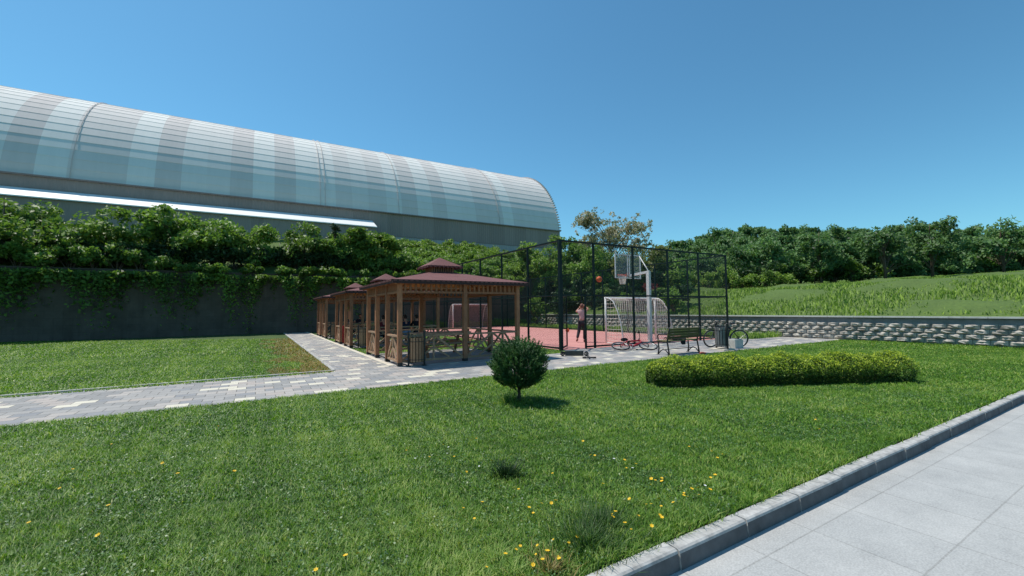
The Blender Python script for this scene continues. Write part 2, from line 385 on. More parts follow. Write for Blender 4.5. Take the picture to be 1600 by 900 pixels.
tag(o.build('path', M['paving'], loc=(ORG[0], ORG[1], 0), rz=TH), kind='structure')
sheet_ab('court_surface', [(.05, 10.0, .02, 21.0)], .004, M['court'])
# cream edging stones beside the gazebos' path, path border by the left grass patch
mb = MB()
for i in range(46): mb.box((-6.30, -.75+.25+i*.5, .004), (.15, .488, .03))
for i in range(5): pass
tag(mb.build('path_edging', M['cream_stone'], loc=(ORG[0], ORG[1], 0), rz=TH), kind='structure')
mb = MB()
for i in range(46): mb.box((-7.77, -.75+.25+i*.5, .0), (.09, .49, .05))
for i in range(60): mb.box((-7.75-.25-i*.5, -.80, .0), (.49, .09, .05))
tag(mb.build('path_border', M['concrete'], loc=(ORG[0], ORG[1], 0), rz=TH), kind='structure')
# kerb stones
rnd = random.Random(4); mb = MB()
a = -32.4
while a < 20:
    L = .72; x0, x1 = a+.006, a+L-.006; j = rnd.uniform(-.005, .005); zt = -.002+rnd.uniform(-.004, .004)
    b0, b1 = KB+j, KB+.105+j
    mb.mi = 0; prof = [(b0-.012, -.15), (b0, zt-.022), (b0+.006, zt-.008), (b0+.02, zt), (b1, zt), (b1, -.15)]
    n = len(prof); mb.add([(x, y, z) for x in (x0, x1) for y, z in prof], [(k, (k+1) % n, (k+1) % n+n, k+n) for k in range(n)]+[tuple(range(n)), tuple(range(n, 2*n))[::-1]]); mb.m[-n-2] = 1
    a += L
tag(mb.build('kerb', [M['concrete'], simple('kerb_face_shade', (.105, .11, .115), .9, var=.3, scale=7, bump=.4)], loc=(ORG[0], ORG[1], 0), rz=TH), kind='structure')  # shade on the front face is painted in as a darker second material
# ---------------------------------------------------------------- hillside
def sm(x, a, b):
    t = min(1, max(0, (x-a)/(b-a))); return t*t*(3-2*t)
def hz(a, b):
    hb = 4.1+5.4*min(1, max(0, (b-22.3)/17)); hr = min(7.5, 1.0+.19*min(9, max(0, a-13))+.055*max(0, a-22))
    if a < 13: h = hb
    else:
        k = max(sm(a, 13, 18)*sm(b, 8, 23), sm(b, 22.2, 24.5)); h = hr+(max(hr, hb)-hr)*k
    return h
def nz2(a, b): return .18*math.sin(a*.7+b*.31)+.14*math.sin(b*.93-a*.4+1)+.08*math.sin(a*2.1+b*1.7)
ga = [-95, -60, -40]+[-30+i*1.5 for i in range(28)]+[12.0, 13.0]+[13+i*1.2 for i in range(1, 26)]+[46, 52, 60, 75, 100, 160, 260]
gb = [-120, -60, -40, -25]+[-20+i*1.5 for i in range(28)]+[22.5]+[22.5+i*1.2 for i in range(1, 20)]+[48, 56, 70, 100, 180, 260]
idx = {}; V = []; F = []
for i, a in enumerate(ga):
    for j, b in enumerate(gb):
        wl = min(1, max(abs(a-13)/2, 0)) if b < 22.5 else min(1, (b-22.5)/2+.0)
        V.append((a, b, hz(a, b)-.03+nz2(a, b)*wl*(1 if a >= 13 or b >= 22.5 else 0))); idx[i, j] = len(V)-1
for i in range(len(ga)-1):
    for j in range(len(gb)-1):
        if ga[i] < 12.99 and gb[j] < 22.49: continue
        F.append((idx[i, j], idx[i+1, j], idx[i+1, j+1], idx[i, j+1]))
me = bpy.data.meshes.new('hillside'); me.from_pydata(V, [], F); me.update(); me.polygons.foreach_set('use_smooth', [True]*len(F))
tag(link('hillside', me, M['hill'], loc=(ORG[0], ORG[1], 0), rz=TH), kind='structure')
def ground_at(x, y):
    a, b = toab(x, y)
    return hz(a, b) if (a >= 13 or b >= 22.5) else 0.
# ---------------------------------------------------------------- walls
wl = empty('retaining_wall', AB(0, 0), TH, 'tall dark stone retaining wall behind the gazebos with greenery hanging over it', 'wall')
mb = MB().box((-38.5, 22.52, 2.0), (103, .44, 4.3)); mb.build('wall_body', M['big_wall'], wl)
mb = MB()
for i in range(103): mb.box((-89.5+i, 22.5, 4.19), (.985, .50, .08))
mb.build('coping', M['big_wall'], wl)
wl = empty('block_wall', AB(0, 0), TH, 'low grey wall of rock-faced blocks with a pale cap beyond the court', 'wall')
MB().box((13.14, -4.1, .45), (.2, 52.5, 1.1)).build('wall_core', M['wall_grey'], wl)
mb = MB(); cp = MB()
for i in range(52): cp.box((13.1, -30+.5+i, 1.02), (.36, .985, .06)); 
cp.build('wall_cap', M['wall_cap'], wl)
rnd = random.Random(2)
for r in range(4):
    for i in range(118):
        b0 = -30+i*.44+(r % 2)*.22; z0 = .02+r*.19
        if b0 > 21.6: continue
        g = 5; vs = []; fs = []
        for p in range(g):
            for q in range(g):
                e = (p in (0, g-1)) or (q in (0, g-1))
                d = -.0 if e else rnd.uniform(.05, .12)
                vs.append((13.03-d, b0+.01+p/(g-1)*.42, z0+.006+q/(g-1)*.178))
        for p in range(g-1):
            for q in range(g-1): k = p*g+q; fs.append((k, k+1, k+g+1, k+g))
        mb.add(vs, fs)
mb.build('rock_blocks', M['rock'], wl)
# ---------------------------------------------------------------- sports hall
hall = empty('sports_hall', AB(0, 0), TH, 'huge pale metal barrel-vaulted sports hall on the slope behind everything', 'building')
A0, A1 = -75., 30.6; BC, ZC, RR = 53.4, 11.5, 13.5
rnd = random.Random(9)
edges = [A0]; 
while edges[-1] < -8: edges.append(edges[-1]+2.03)
edges = [e for e in edges if e < -6.5]+[-5.9, -3.9, -1.76, .08, 1.98, 4.14, 6.02, 8.07, 10.1, 12.1, 14.2, 16.34, 18.5, 20.7, 22.4, 24.4, 26.5, 28.5, A1]
known = {-5.9: .78, -3.9: .72, -1.76: .42, .08: .60, 1.98: .40, 4.14: .72, 6.02: .30, 8.07: .72, 10.1: .34, 12.1: .70, 14.2: .62, 16.34: .34, 18.5: .36, 20.7: .78, 22.4: .42, 24.4: .44, 26.5: .42, 28.5: .46}
th0 = math.asin((13.56-ZC)/RR); rows = 26; dth = .0756
V = []; F = []; T = []
for r in range(rows):
    t0, t1 = th0+r*dth, th0+(r+1)*dth+.004
    for i in range(len(edges)-1):
        tt = known.get(edges[i], .5+.3*math.sin(i*2.4))+rnd.uniform(-.03, .03)
        k = len(V)
        for t, rad in ((t0, RR+.024), (t1, RR-.0)):
            for aa in (edges[i], edges[i+1]): V.append((aa, BC-rad*math.cos(t), ZC+rad*math.sin(t)))
        F.append((k, k+1, k+3, k+2)); T.append(tt)
        k2 = len(V)   # little return under each lap
        for rad in (RR-.005, RR+.024):
            for aa in (edges[i], edges[i+1]): V.append((aa, BC-rad*math.cos(t0), ZC+rad*math.sin(t0)))
        F.append((k2, k2+1, k2+3, k2+2)); T.append(tt)
np_mesh('roof', np.array(V), np.array(F), M['roof_sheet'], hall, np.array(T))
# raised seams at some bays
mb = MB()
for e in (-3.4, -2.9, 5.6, 20.0, -24, -44):
    mb = MB(); pts = [(e, BC-(RR+.09)*math.cos(t), ZC+(RR+.09)*math.sin(t)) for t in [th0+i*.07 for i in range(26)]]
    mb.tube(pts, .035, 5); mb.build('roof_seam', M['roof_sheet'], hall)
# far half of vault and gable end
mb = MB(); ts = [PI-.15-i*(PI-.15-th0-rows*dth)/10 for i in range(11)]
mb.add([(aa, BC-RR*math.cos(t), ZC+RR*math.sin(t)) for t in ts for aa in (A0, A1)], [(2*i, 2*i+1, 2*i+3, 2*i+2) for i in range(10)])
mb.build('rear_roof', M['roof_sheet'], hall)
mb = MB(); ts = [th0+i*(PI-2*th0)/24 for i in range(25)]
for aa in (A1-.05, A0+.05):
    mb = MB(); mb.add([(aa, BC-(RR-.06)*math.cos(t), ZC+(RR-.06)*math.sin(t)) for t in ts]+[(aa, BC+RR-.2, 9.), (aa, BC-RR+.2, 9.)], [tuple(range(27))]); mb.build('gable_wall', M['wall_sheet'], hall)
mb = MB()    # toothed verge trim
for i in range(60):
    t = th0+i*.0334
    for rad, dx in ((RR+.0, .12),):
        c = (A1+.05, BC-rad*math.cos(t), ZC+rad*math.sin(t))
        mb.beam(c, (A1+.05, BC-(rad+.10)*math.cos(t+.012), ZC+(rad+.10)*math.sin(t+.012)), .34, .24)
mb.build('verge_trim', M['roof_sheet'], hall)
V = []; F = []; T = []
def wallband(z0, z1, b, e, T_):
    V = []; F = []; T = []
    for i in range(len(e)-1):
        k = len(V)
        V.extend([(e[i], b, z0), (e[i+1], b, z0), (e[i+1], b, z1), (e[i], b, z1)]); F.append((k, k+1, k+2, k+3)); T.append(T_+rnd.uniform(-.22, .22))
    return np.array(V), np.array(F), np.array(T)
v, f, t = wallband(10.62, 13.58, 40.02, edges, .5); np_mesh('upper_wall', v, f, M['wall_sheet'], hall, t)
e2 = [A0+i*.9 for i in range(int((A1-A0)/.9)+1)]+[A1]
v, f, t = wallband(7.0, 10.66, 39.90, e2, .5); np_mesh('base_wall', v, f, M['base_sheet'], hall, t)
MB().box(((A0+A1)/2, 39.95, 10.70), (A1-A0, .16, .10)).box(((A0+A1)/2, 39.92, 13.52), (A1-A0+.1, .24, .14)).build('gutter', M['wall_sheet'], hall)
ax = empty('roof_annex', AB(0, 0), TH, 'low side building with a bright white lean-to roof against the hall wall', 'building')
MB().add([(-75, 37.4, 11.2), (2.3, 37.4, 11.2), (2.3, 39.88, 12.35), (-75, 39.88, 12.35), (-75, 37.4, 11.1), (2.3, 37.4, 11.1), (2.3, 39.88, 12.25), (-75, 39.88, 12.25)],
     [(0, 1, 2, 3), (7, 6, 5, 4), (0, 4, 5, 1), (1, 5, 6, 2), (2, 6, 7, 3), (3, 7, 4, 0)]).build('roof', M['annex_roof'], ax)
v, f, t = wallband(7.5, 11.12, 37.62, [-75+i*1.1 for i in range(70)]+[2.15], .6)
np_mesh('wall', v, f, M['wall_sheet'], ax, t)
MB().add([(2.15, 37.62, 7.5), (2.15, 39.88, 7.5), (2.15, 39.88, 12.2), (2.15, 37.62, 11.12)], [(0, 1, 2, 3)]).build('end_wall', M['wall_sheet'], ax)
# ---------------------------------------------------------------- court fence
FA = [0, 1.16, 1.607, 3.72, 5.83, 7.94, 10.05]; FB = [i*2.154 for i in range(10)]+[21.1]
fn = empty('court_fence', AB(0, 0), TH, 'four metre dark green chain link cage around the red court', 'fence')
def panel(p, q, z0=.06, z1=4.0, mat=None, parent=fn, name='mesh_panel'):
    p, q = Vector((*p, 0)), Vector((*q, 0)); L = (q-p).length
    me = bpy.data.meshes.new(name); me.from_pydata([(p.x, p.y, z0), (q.x, q.y, z0), (q.x, q.y, z1), (p.x, p.y, z1)], [], [(0, 1, 2, 3)])
    uv = me.uv_layers.new(name='UVMap'); off = random.random()
    for i, c in enumerate([(0, z0), (L, z0), (L, z1), (0, z1)]): uv.data[i].uv = (c[0]+off, c[1])
    me.update(); return link(name, me, M['chain'], parent)
def post(a, b, h=4.03, s=.062, parent=fn): return MB().box((a, b, h/2), (s, s, h)).build('post', M['green_steel'], parent)
for i, a in enumerate(FA): post(a, 0, 2.03 if i == 1 else 4.03, .115 if i == 0 else (.06 if i == 1 else .068))
for b in FB[1:]: post(0, b); 
for b in FB[1:]: post(10.05, b)
for a in (2.0, 4.0, 6.0, 8.0): post(a, 21.1)
for z, nm in ((4.0, 'top_rail'), (2.0, 'middle_rail')):
    for p, q in (((0, 0), (10.05, 0)), ((0, 0), (0, 21.1)), ((10.05, 0), (10.05, 21.1)), ((0, 21.1), (10.05, 21.1))):
        MB().beam((p[0], p[1], z), (q[0], q[1], z), .055, .06).build(nm, M['green_steel'], fn)
for p, q in (((1.16, 0), (10.05, 0)), ((0, 0), (0, 21.1)), ((10.05, 0), (10.05, 21.1)), ((0, 21.1), (10.05, 21.1))):
    MB().beam((p[0], p[1], .07), (q[0], q[1], .07), .05, .06).build('bottom_rail', M['green_steel'], fn)
panel((0, 0), (1.607, 0), 2.0, 4.0); panel((1.16, 0), (1.607, 0), .06, 2.0); panel((1.607, 0), (10.05, 0)); panel((0, 0), (0, 21.1)); panel((10.05, 0), (10.05, 21.1)); panel((0, 21.1), (10.05, 21.1))
gt = bpy.data.objects.new('gate', None); COL.objects.link(gt); gt.parent = fn; gt.location = (.09, .06, 0); gt.rotation_euler = (0, 0, R(42)); gt['label'] = 'narrow green mesh gate leaf standing open into the court'
fr = MB()
for x in (0, 1.04): fr.box((x, 0, 1.02), (.05, .05, 1.94))
for z in (.08, .98, 1.97): fr.box((.52, 0, z), (1.0, .045, .05))
fr.build('gate_frame', M['green_steel'], gt); panel((0, .0), (1.04, .0), .1, 1.95, parent=gt, name='gate_mesh')
MB().box((.99, -.05, 1.0), (.1, .05, .05)).build('latch', M['alloy'], gt)
# ---------------------------------------------------------------- goals
def goal(a, b, flip, label, mpaint, mnet):
    g = empty('football_goal', AB(a, b), TH+(PI if flip else 0), label, 'goal', 'football goals on the court')
    Wd = 1.56; D = -1.0   # net goes towards local -y
    for s in (-1, 1): MB().tube([(s*Wd, 0, 0), (s*Wd, 0, 1.95)], .045, 10).build('goal_post', mpaint, g, True)
    MB().tube([(-Wd-.04, 0, 1.95), (Wd+.04, 0, 1.95)], .045, 10).build('crossbar', mpaint, g, True)
    prof = [(0, 1.95), (.22, 1.93), (.45, 1.80), (.70, 1.40), (.88, .85), (.97, .4), (1.0, .02)]
    def P(t):
        t = t*(len(prof)-1); i = min(int(t), len(prof)-2); f = t-i
        return (-(prof[i][0]*(1-f)+prof[i+1][0]*f), prof[i][1]*(1-f)+prof[i+1][1]*f)
    for s in (-1, 1): MB().tube([(s*Wd, P(i/12)[0], P(i/12)[1]) for i in range(13)]+[(s*Wd, 0, .02)], .022, 8).build('net_support', mpaint, g, True)
    MB().tube([(-Wd, -1, .02), (Wd, -1, .02)], .022, 8).build('ground_bar', mpaint, g, True)
    n = MB(); rr = .0068 if not flip else .008; sag = lambda x, t: .05*math.sin(PI*t)*math.cos(x*2.1)
    K = 26; 
    for k in range(-16, K+1):       # diagonal cords on the back
        for sg in (1, -1):
            pts = []
            for i in range(17):
                t = i/16; x = -Wd+(k+16*t)*2*Wd/K if sg > 0 else Wd-(k+16*t)*2*Wd/K
                if abs(x) <= Wd: y, z = P(t); pts.append((x, y+sag(x, t), z))
            if len(pts) > 1: n.tube(pts, rr, 3, False)
    for s in (-1, 1):
        for k in range(1, 13):
            z = k*.155; dmax = max(-P(t/60)[0] for t in range(61) if P(t/60)[1] >= z) if z < 1.9 else .2
            n.tube([(s*Wd, 0, z), (s*Wd+s*.03, -dmax/2, z-.02), (s*Wd, -dmax, z)], rr, 3, False)
        for k in range(1, 7):
            d = k*.15; zt = min(P(t/60)[1] for t in range(61) if -P(t/60)[0] <= d)
            n.tube([(s*Wd, -d, 0), (s*Wd, -d, zt)], rr, 3, False)
    n.build('net', mnet, g)
    return g
goal(5.08, 1.42, False, 'white football goal with a sagging net just behind the front fence and hoop pole', M['white_paint'], M['net'])
goal(5.55, 19.3, True, 'distant faded pink football goal seen through the near gazebo', M['pink_white'], M['net_far'])
# ---------------------------------------------------------------- basketball hoop
hp = empty('basketball_hoop', AB(5.2, .5), TH, 'white basketball hoop with a clear backboard on a bent pole behind the near goal', 'basketball hoop')
MB().box((0, 0, 1.55), (.13, .15, 3.1)).build('pole', M['white_paint'], hp)
MB().box((0, 0, .015), (.4, .4, .03)).build('base_plate', M['white_paint'], hp)
MB().beam((0, -.06, 3.08), (-.1, 1.0, 2.98), .10, .10).build('arm', M['white_paint'], hp)
bb = MB().box((-.12, 1.06, 3.40), (1.52, .015, 1.0)).build('backboard', M['acrylic'], hp)
f = MB()
for s in (-1, 1): f.box((-.12+s*.79, 1.06, 3.40), (.045, .04, 1.08))
for z in (2.87, 3.93): f.box((-.12, 1.06, z), (1.60, .04, .045))
for s in (-.06, .06): f.box((-.12+s, 1.03, 3.40), (.03, .03, 1.02))
f.build('board_frame', M['white_paint'], hp)
f = MB()
for s in (-1, 1): f.box((-.12+s*.29, 1.075, 3.28), (.04, .012, .45))
for z in (3.06, 3.50): f.box((-.12, 1.075, z), (.62, .012, .04))
f.build('target_square', M['black'], hp)
MB().tube([(.0, .0, 3.12), (.60, 1.03, 3.9)], .022, 8).build('stay', M['white_paint'], hp, True)
MB().ring((-.12, 1.42, 3.05), .225, .014, n=28).box((-.12, 1.13, 3.03), (.18, .14, .12)).ring((-.12, 1.42, 3.01), .20, .008, n=28).build('rim', M['orange'], hp)
n = MB()
for k in range(14):
    for sg in (1, -1):
        pts = []
        for i in range(6):
            t = i/5; an = 2*PI*(k+sg*t*2.0)/14; r_ = .215-.10*t**.7; pts.append((-.12+r_*math.cos(an), 1.42+r_*math.sin(an), 3.03-.42*t))
        n.tube(pts, .009, 4, False)
n.build('hoop_net', M['net'], hp)
def ball(x, y, z, label):
    g = empty('basketball', (x, y, z), .4, label, 'ball', 'basketballs on the court')
    MB().ball((0, 0, 0), .122, (24, 16)).build('ball_shell', M['ball'], g, True)
    MB().ring((0, 0, 0), .122, .003, 'X', 32, 5).ring((0, 0, 0), .122, .003, 'Z', 32, 5).ring((.0, 0, 0), .122, .003, 'Y', 32, 5).build('seam', M['ball_line'], g, True)
ball(3.56, 17.4, 2.69, 'orange basketball flying through the air towards the hoop')
ball(3.54, 27.6, .125, 'orange basketball lying on the red court floor beyond the gate')
# ---------------------------------------------------------------- people
def skin(vs, es, rs, sub=2):
    me = bpy.data.meshes.new('t'); me.from_pydata(vs, es, []); ob = bpy.data.objects.new('t', me); COL.objects.link(ob)
    sk = ob.modifiers.new('s', 'SKIN'); sk.use_smooth_shade = True; sk.branch_smoothing = .6
    for i, r in enumerate(rs):
        d = me.skin_vertices[0].data[i]; d.radius = (r, r) if isinstance(r, (int, float)) else r; d.use_root = (i == 0)
    ss = ob.modifiers.new('u', 'SUBSURF'); ss.levels = sub; ss.render_levels = sub
    dg = bpy.context.evaluated_depsgraph_get(); m2 = bpy.data.meshes.new_from_object(ob.evaluated_get(dg))
    bpy.data.objects.remove(ob); return m2
def person(loc, rz, J, label, shirt, legs, shoe, group=None, sleeves=1, hair=None, collar=None, curl=.6, face_up=0.):
    p = empty('person', loc, rz, label, 'person', group)
    names = ['pel', 'spine', 'chest', 'neck', 'headb', 'headt', 'shL', 'elL', 'wrL', 'shR', 'elR', 'wrR', 'hipL', 'knL', 'anL', 'toL', 'hipR', 'knR', 'anR', 'toR']
    J = {k: Vector(v) for k, v in J.items()}
    hd = J['head']; up = (hd-J['neck']).normalized()
    J['headb'] = J['neck']*.35+hd*.65; J['headt'] = hd+up*.05
    ix = {n_: i for i, n_ in enumerate(names)}
    es = [('pel', 'spine'), ('spine', 'chest'), ('chest', 'neck'), ('neck', 'headb'), ('headb', 'headt'), ('chest', 'shL'), ('shL', 'elL'), ('elL', 'wrL'), ('chest', 'shR'), ('shR', 'elR'), ('elR', 'wrR'),
          ('pel', 'hipL'), ('hipL', 'knL'), ('knL', 'anL'), ('anL', 'toL'), ('pel', 'hipR'), ('hipR', 'knR'), ('knR', 'anR'), ('anR', 'toR')]
    rad = dict(pel=.12, spine=.115, chest=.12, neck=.052, headb=.078, headt=.082, shL=.055, elL=.04, wrL=.028, hipL=.085, knL=.055, anL=.038, toL=.03)
    for k in list(rad):
        if k.endswith('L'): rad[k[:-1]+'R'] = rad[k]
    body = skin([J[n_] for n_ in names], [(ix[a], ix[b]) for a, b in es], [rad[n_] for n_ in names])
    mb = MB().mesh(body)
    fw = Vector((0, math.cos(face_up), math.sin(face_up)))       # faces local +y
    sd = Vector((1, 0, 0)); upv = sd.cross(fw)
    hc = hd
    mb.ball(hc+fw*.012, (.078, .092, .115), (14, 10))
    mb.tube([hc+fw*.09+upv*.02, hc+fw*.118-upv*.018, hc+fw*.09-upv*.028], [.008, .015, .012], 6)
    mb.tube([hc+fw*.095-upv*.055-sd*.025, hc+fw*.10-upv*.055, hc+fw*.095-upv*.055+sd*.025], .007, 6)
    for s in (-1, 1): mb.ball(hc+sd*s*.082-fw*.005, (.012, .02, .032), (8, 6))
    # hands: palm and five fingers
    for S, s in (('L', -1), ('R', 1)):
        w_, e_ = J['wr'+S], J['el'+S]; d = (w_-e_).normalized(); sx = d.cross(Vector((0, 1, .2))).normalized(); nn = sx.cross(d).normalized()
        mb.tube([w_, w_+d*.04, w_+d*.085], [.026, .036, .032], 8)
        for k, L in ((-1.5, .055), (-.5, .068), (.5, .072), (1.5, .064)):
            b0 = w_+d*.08+sx*k*.018; c1 = b0+d*L*.5+nn*L*.12*curl; c2 = c1+(d*(1-curl*.7)+nn*curl).normalized()*L*.5
            mb.tube([b0-d*.02, b0, c1, c2], [.009, .009, .008, .006], 6)
        t0 = w_+d*.03+sx*.026*s; mb.tube([t0-d*.01, t0+sx*s*.02+d*.02, t0+sx*s*.028+d*.05+nn*.015], [.011, .010, .007], 6)
    mb.build('body', M['skin'], p, True)
    # eyes
    for s in (-1, 1):
        eb = MB(); eb.ball(hc+fw*.092+sd*s*.03+upv*.012, (.011, .008, .008), (8, 6)); eb.build('eye', M['black'], p, True)
    hb = MB(); vs = []; nn_, mm = 16, 9     # hair cap
    hb.ball((0, 0, 0), 1., (16, 12)); pts = []
    for v in hb.v:
        v = Vector(v); pts.append(hc-fw*.012+upv*.018+sd*v.x*.088+fw*v.y*.102+upv*v.z*.118)
    keep = [f_ for f_ in hb.f if all((Vector(hb.v[i]).z > .15 or Vector(hb.v[i]).y < -.25) and Vector(hb.v[i]).z > -.75 for i in f_)]
    h2 = MB(); h2.add(pts, keep); h2.build('hair', hair or M['hair'], p, True)
    # shirt
    sn = ['pel', 'spine', 'chest', 'col', 'shL', 'slL', 'shR', 'slR']; JJ = dict(J); JJ['col'] = J['chest'].lerp(J['neck'], .62)
    f_ = {0: .12, 1: .5, 2: 1.6}[sleeves]
    for S in 'LR':
        JJ['sl'+S] = J['sh'+S].lerp(J['el'+S], min(f_, 1)) if f_ <= 1 else J['el'+S].lerp(J['wr'+S], .85)
    if sleeves == 2: sn = ['pel', 'spine', 'chest', 'col', 'shL', 'elL', 'slL', 'shR', 'elR', 'slR']
    se = [('pel', 'spine'), ('spine', 'chest'), ('chest', 'col'), ('chest', 'shL'), ('chest', 'shR')]
    se += [('shL', 'elL'), ('elL', 'slL'), ('shR', 'elR'), ('elR', 'slR')] if sleeves == 2 else [('shL', 'slL'), ('shR', 'slR')]
    sr = dict(pel=.142, spine=.14, chest=.146, col=.085, shL=.075, shR=.075, elL=.06, elR=.06, slL=.064 if sleeves < 2 else .045, slR=.064 if sleeves < 2 else .045)
    sm_ = skin([JJ[n_] for n_ in sn], [(sn.index(a), sn.index(b)) for a, b in se], [sr[n_] for n_ in sn])
    MB().mesh(sm_).build('shirt', shirt, p, True)
    tn = ['pel', 'hipL', 'knL', 'anL', 'hipR', 'knR', 'anR']; te = [(0, 1), (1, 2), (2, 3), (0, 4), (4, 5), (5, 6)]
    tm = skin([J[n_]+(Vector((0, 0, .03)) if n_[:2] == 'an' else Vector()) for n_ in tn], te, [.135, .105, .078, .062, .105, .078, .062])
    MB().mesh(tm).build('trousers', legs, p, True)
    for S in 'LR':
        a_, t_ = J['an'+S], J['to'+S]; MB().tube([a_-(t_-a_)*.35-Vector((0, 0, .03)), a_-Vector((0, 0, .03)), a_.lerp(t_, .6), t_, t_+(t_-a_)*.22], [.03, .046, .044, .04, .018], 8).build('shoe', shoe, p, True)
    return p
# player after a throw: back foot lifting, forearms raised (faces local +y)
J = dict(pel=(0, 0, .93), spine=(0, .0, 1.10), chest=(0, .01, 1.30), neck=(0, .0, 1.46), head=(0, .03, 1.60), shL=(-.18, 0, 1.40), elL=(-.27, .20, 1.36), wrL=(-.14, .30, 1.52),
         shR=(.18, 0, 1.41), elR=(.28, .15, 1.48), wrR=(.13, .26, 1.60), hipL=(-.10, 0, .88), knL=(-.15, -.02, .50), anL=(-.22, -.18, .15), toL=(-.25, -.06, .06), hipR=(.10, 0, .88), knR=(.10, .06, .48), anR=(.08, .02, .08), toR=(.10, .15, .035))
person((3.13, 19.2, .004), R(-12), J, 'player in a sleeveless pink shirt and dark trousers shooting at the hoop with raised forearms', M['pink_shirt'], M['trousers'], M['shoe'], sleeves=0, face_up=.35, hair=simple('short_reddish_hair', (.20, .08, .055), .7))
def seated(lean=0., arms=.3, dz=0.):
    return dict(pel=(0, 0, .52), spine=(0, .02+lean*.3, .68), chest=(0, .04+lean*.7, .88), neck=(0, .05+lean, 1.04), head=(0, .09+lean*1.1, 1.18), shL=(-.18, .04+lean*.8, .98), elL=(-.24, .20+lean, .79), wrL=(-.12, .40, .80),
                shR=(.18, .04+lean*.8, .98), elR=(.24, .20+lean, .79), wrR=(.10, .42, .80), hipL=(-.10, .02, .50), knL=(-.12, .44, .50), anL=(-.12, .46, .09), toL=(-.12, .60, .035), hipR=(.10, .02, .50), knR=(.13, .44, .50), anR=(.13, .42, .09), toR=(.13, .56, .035))
SEAT = []
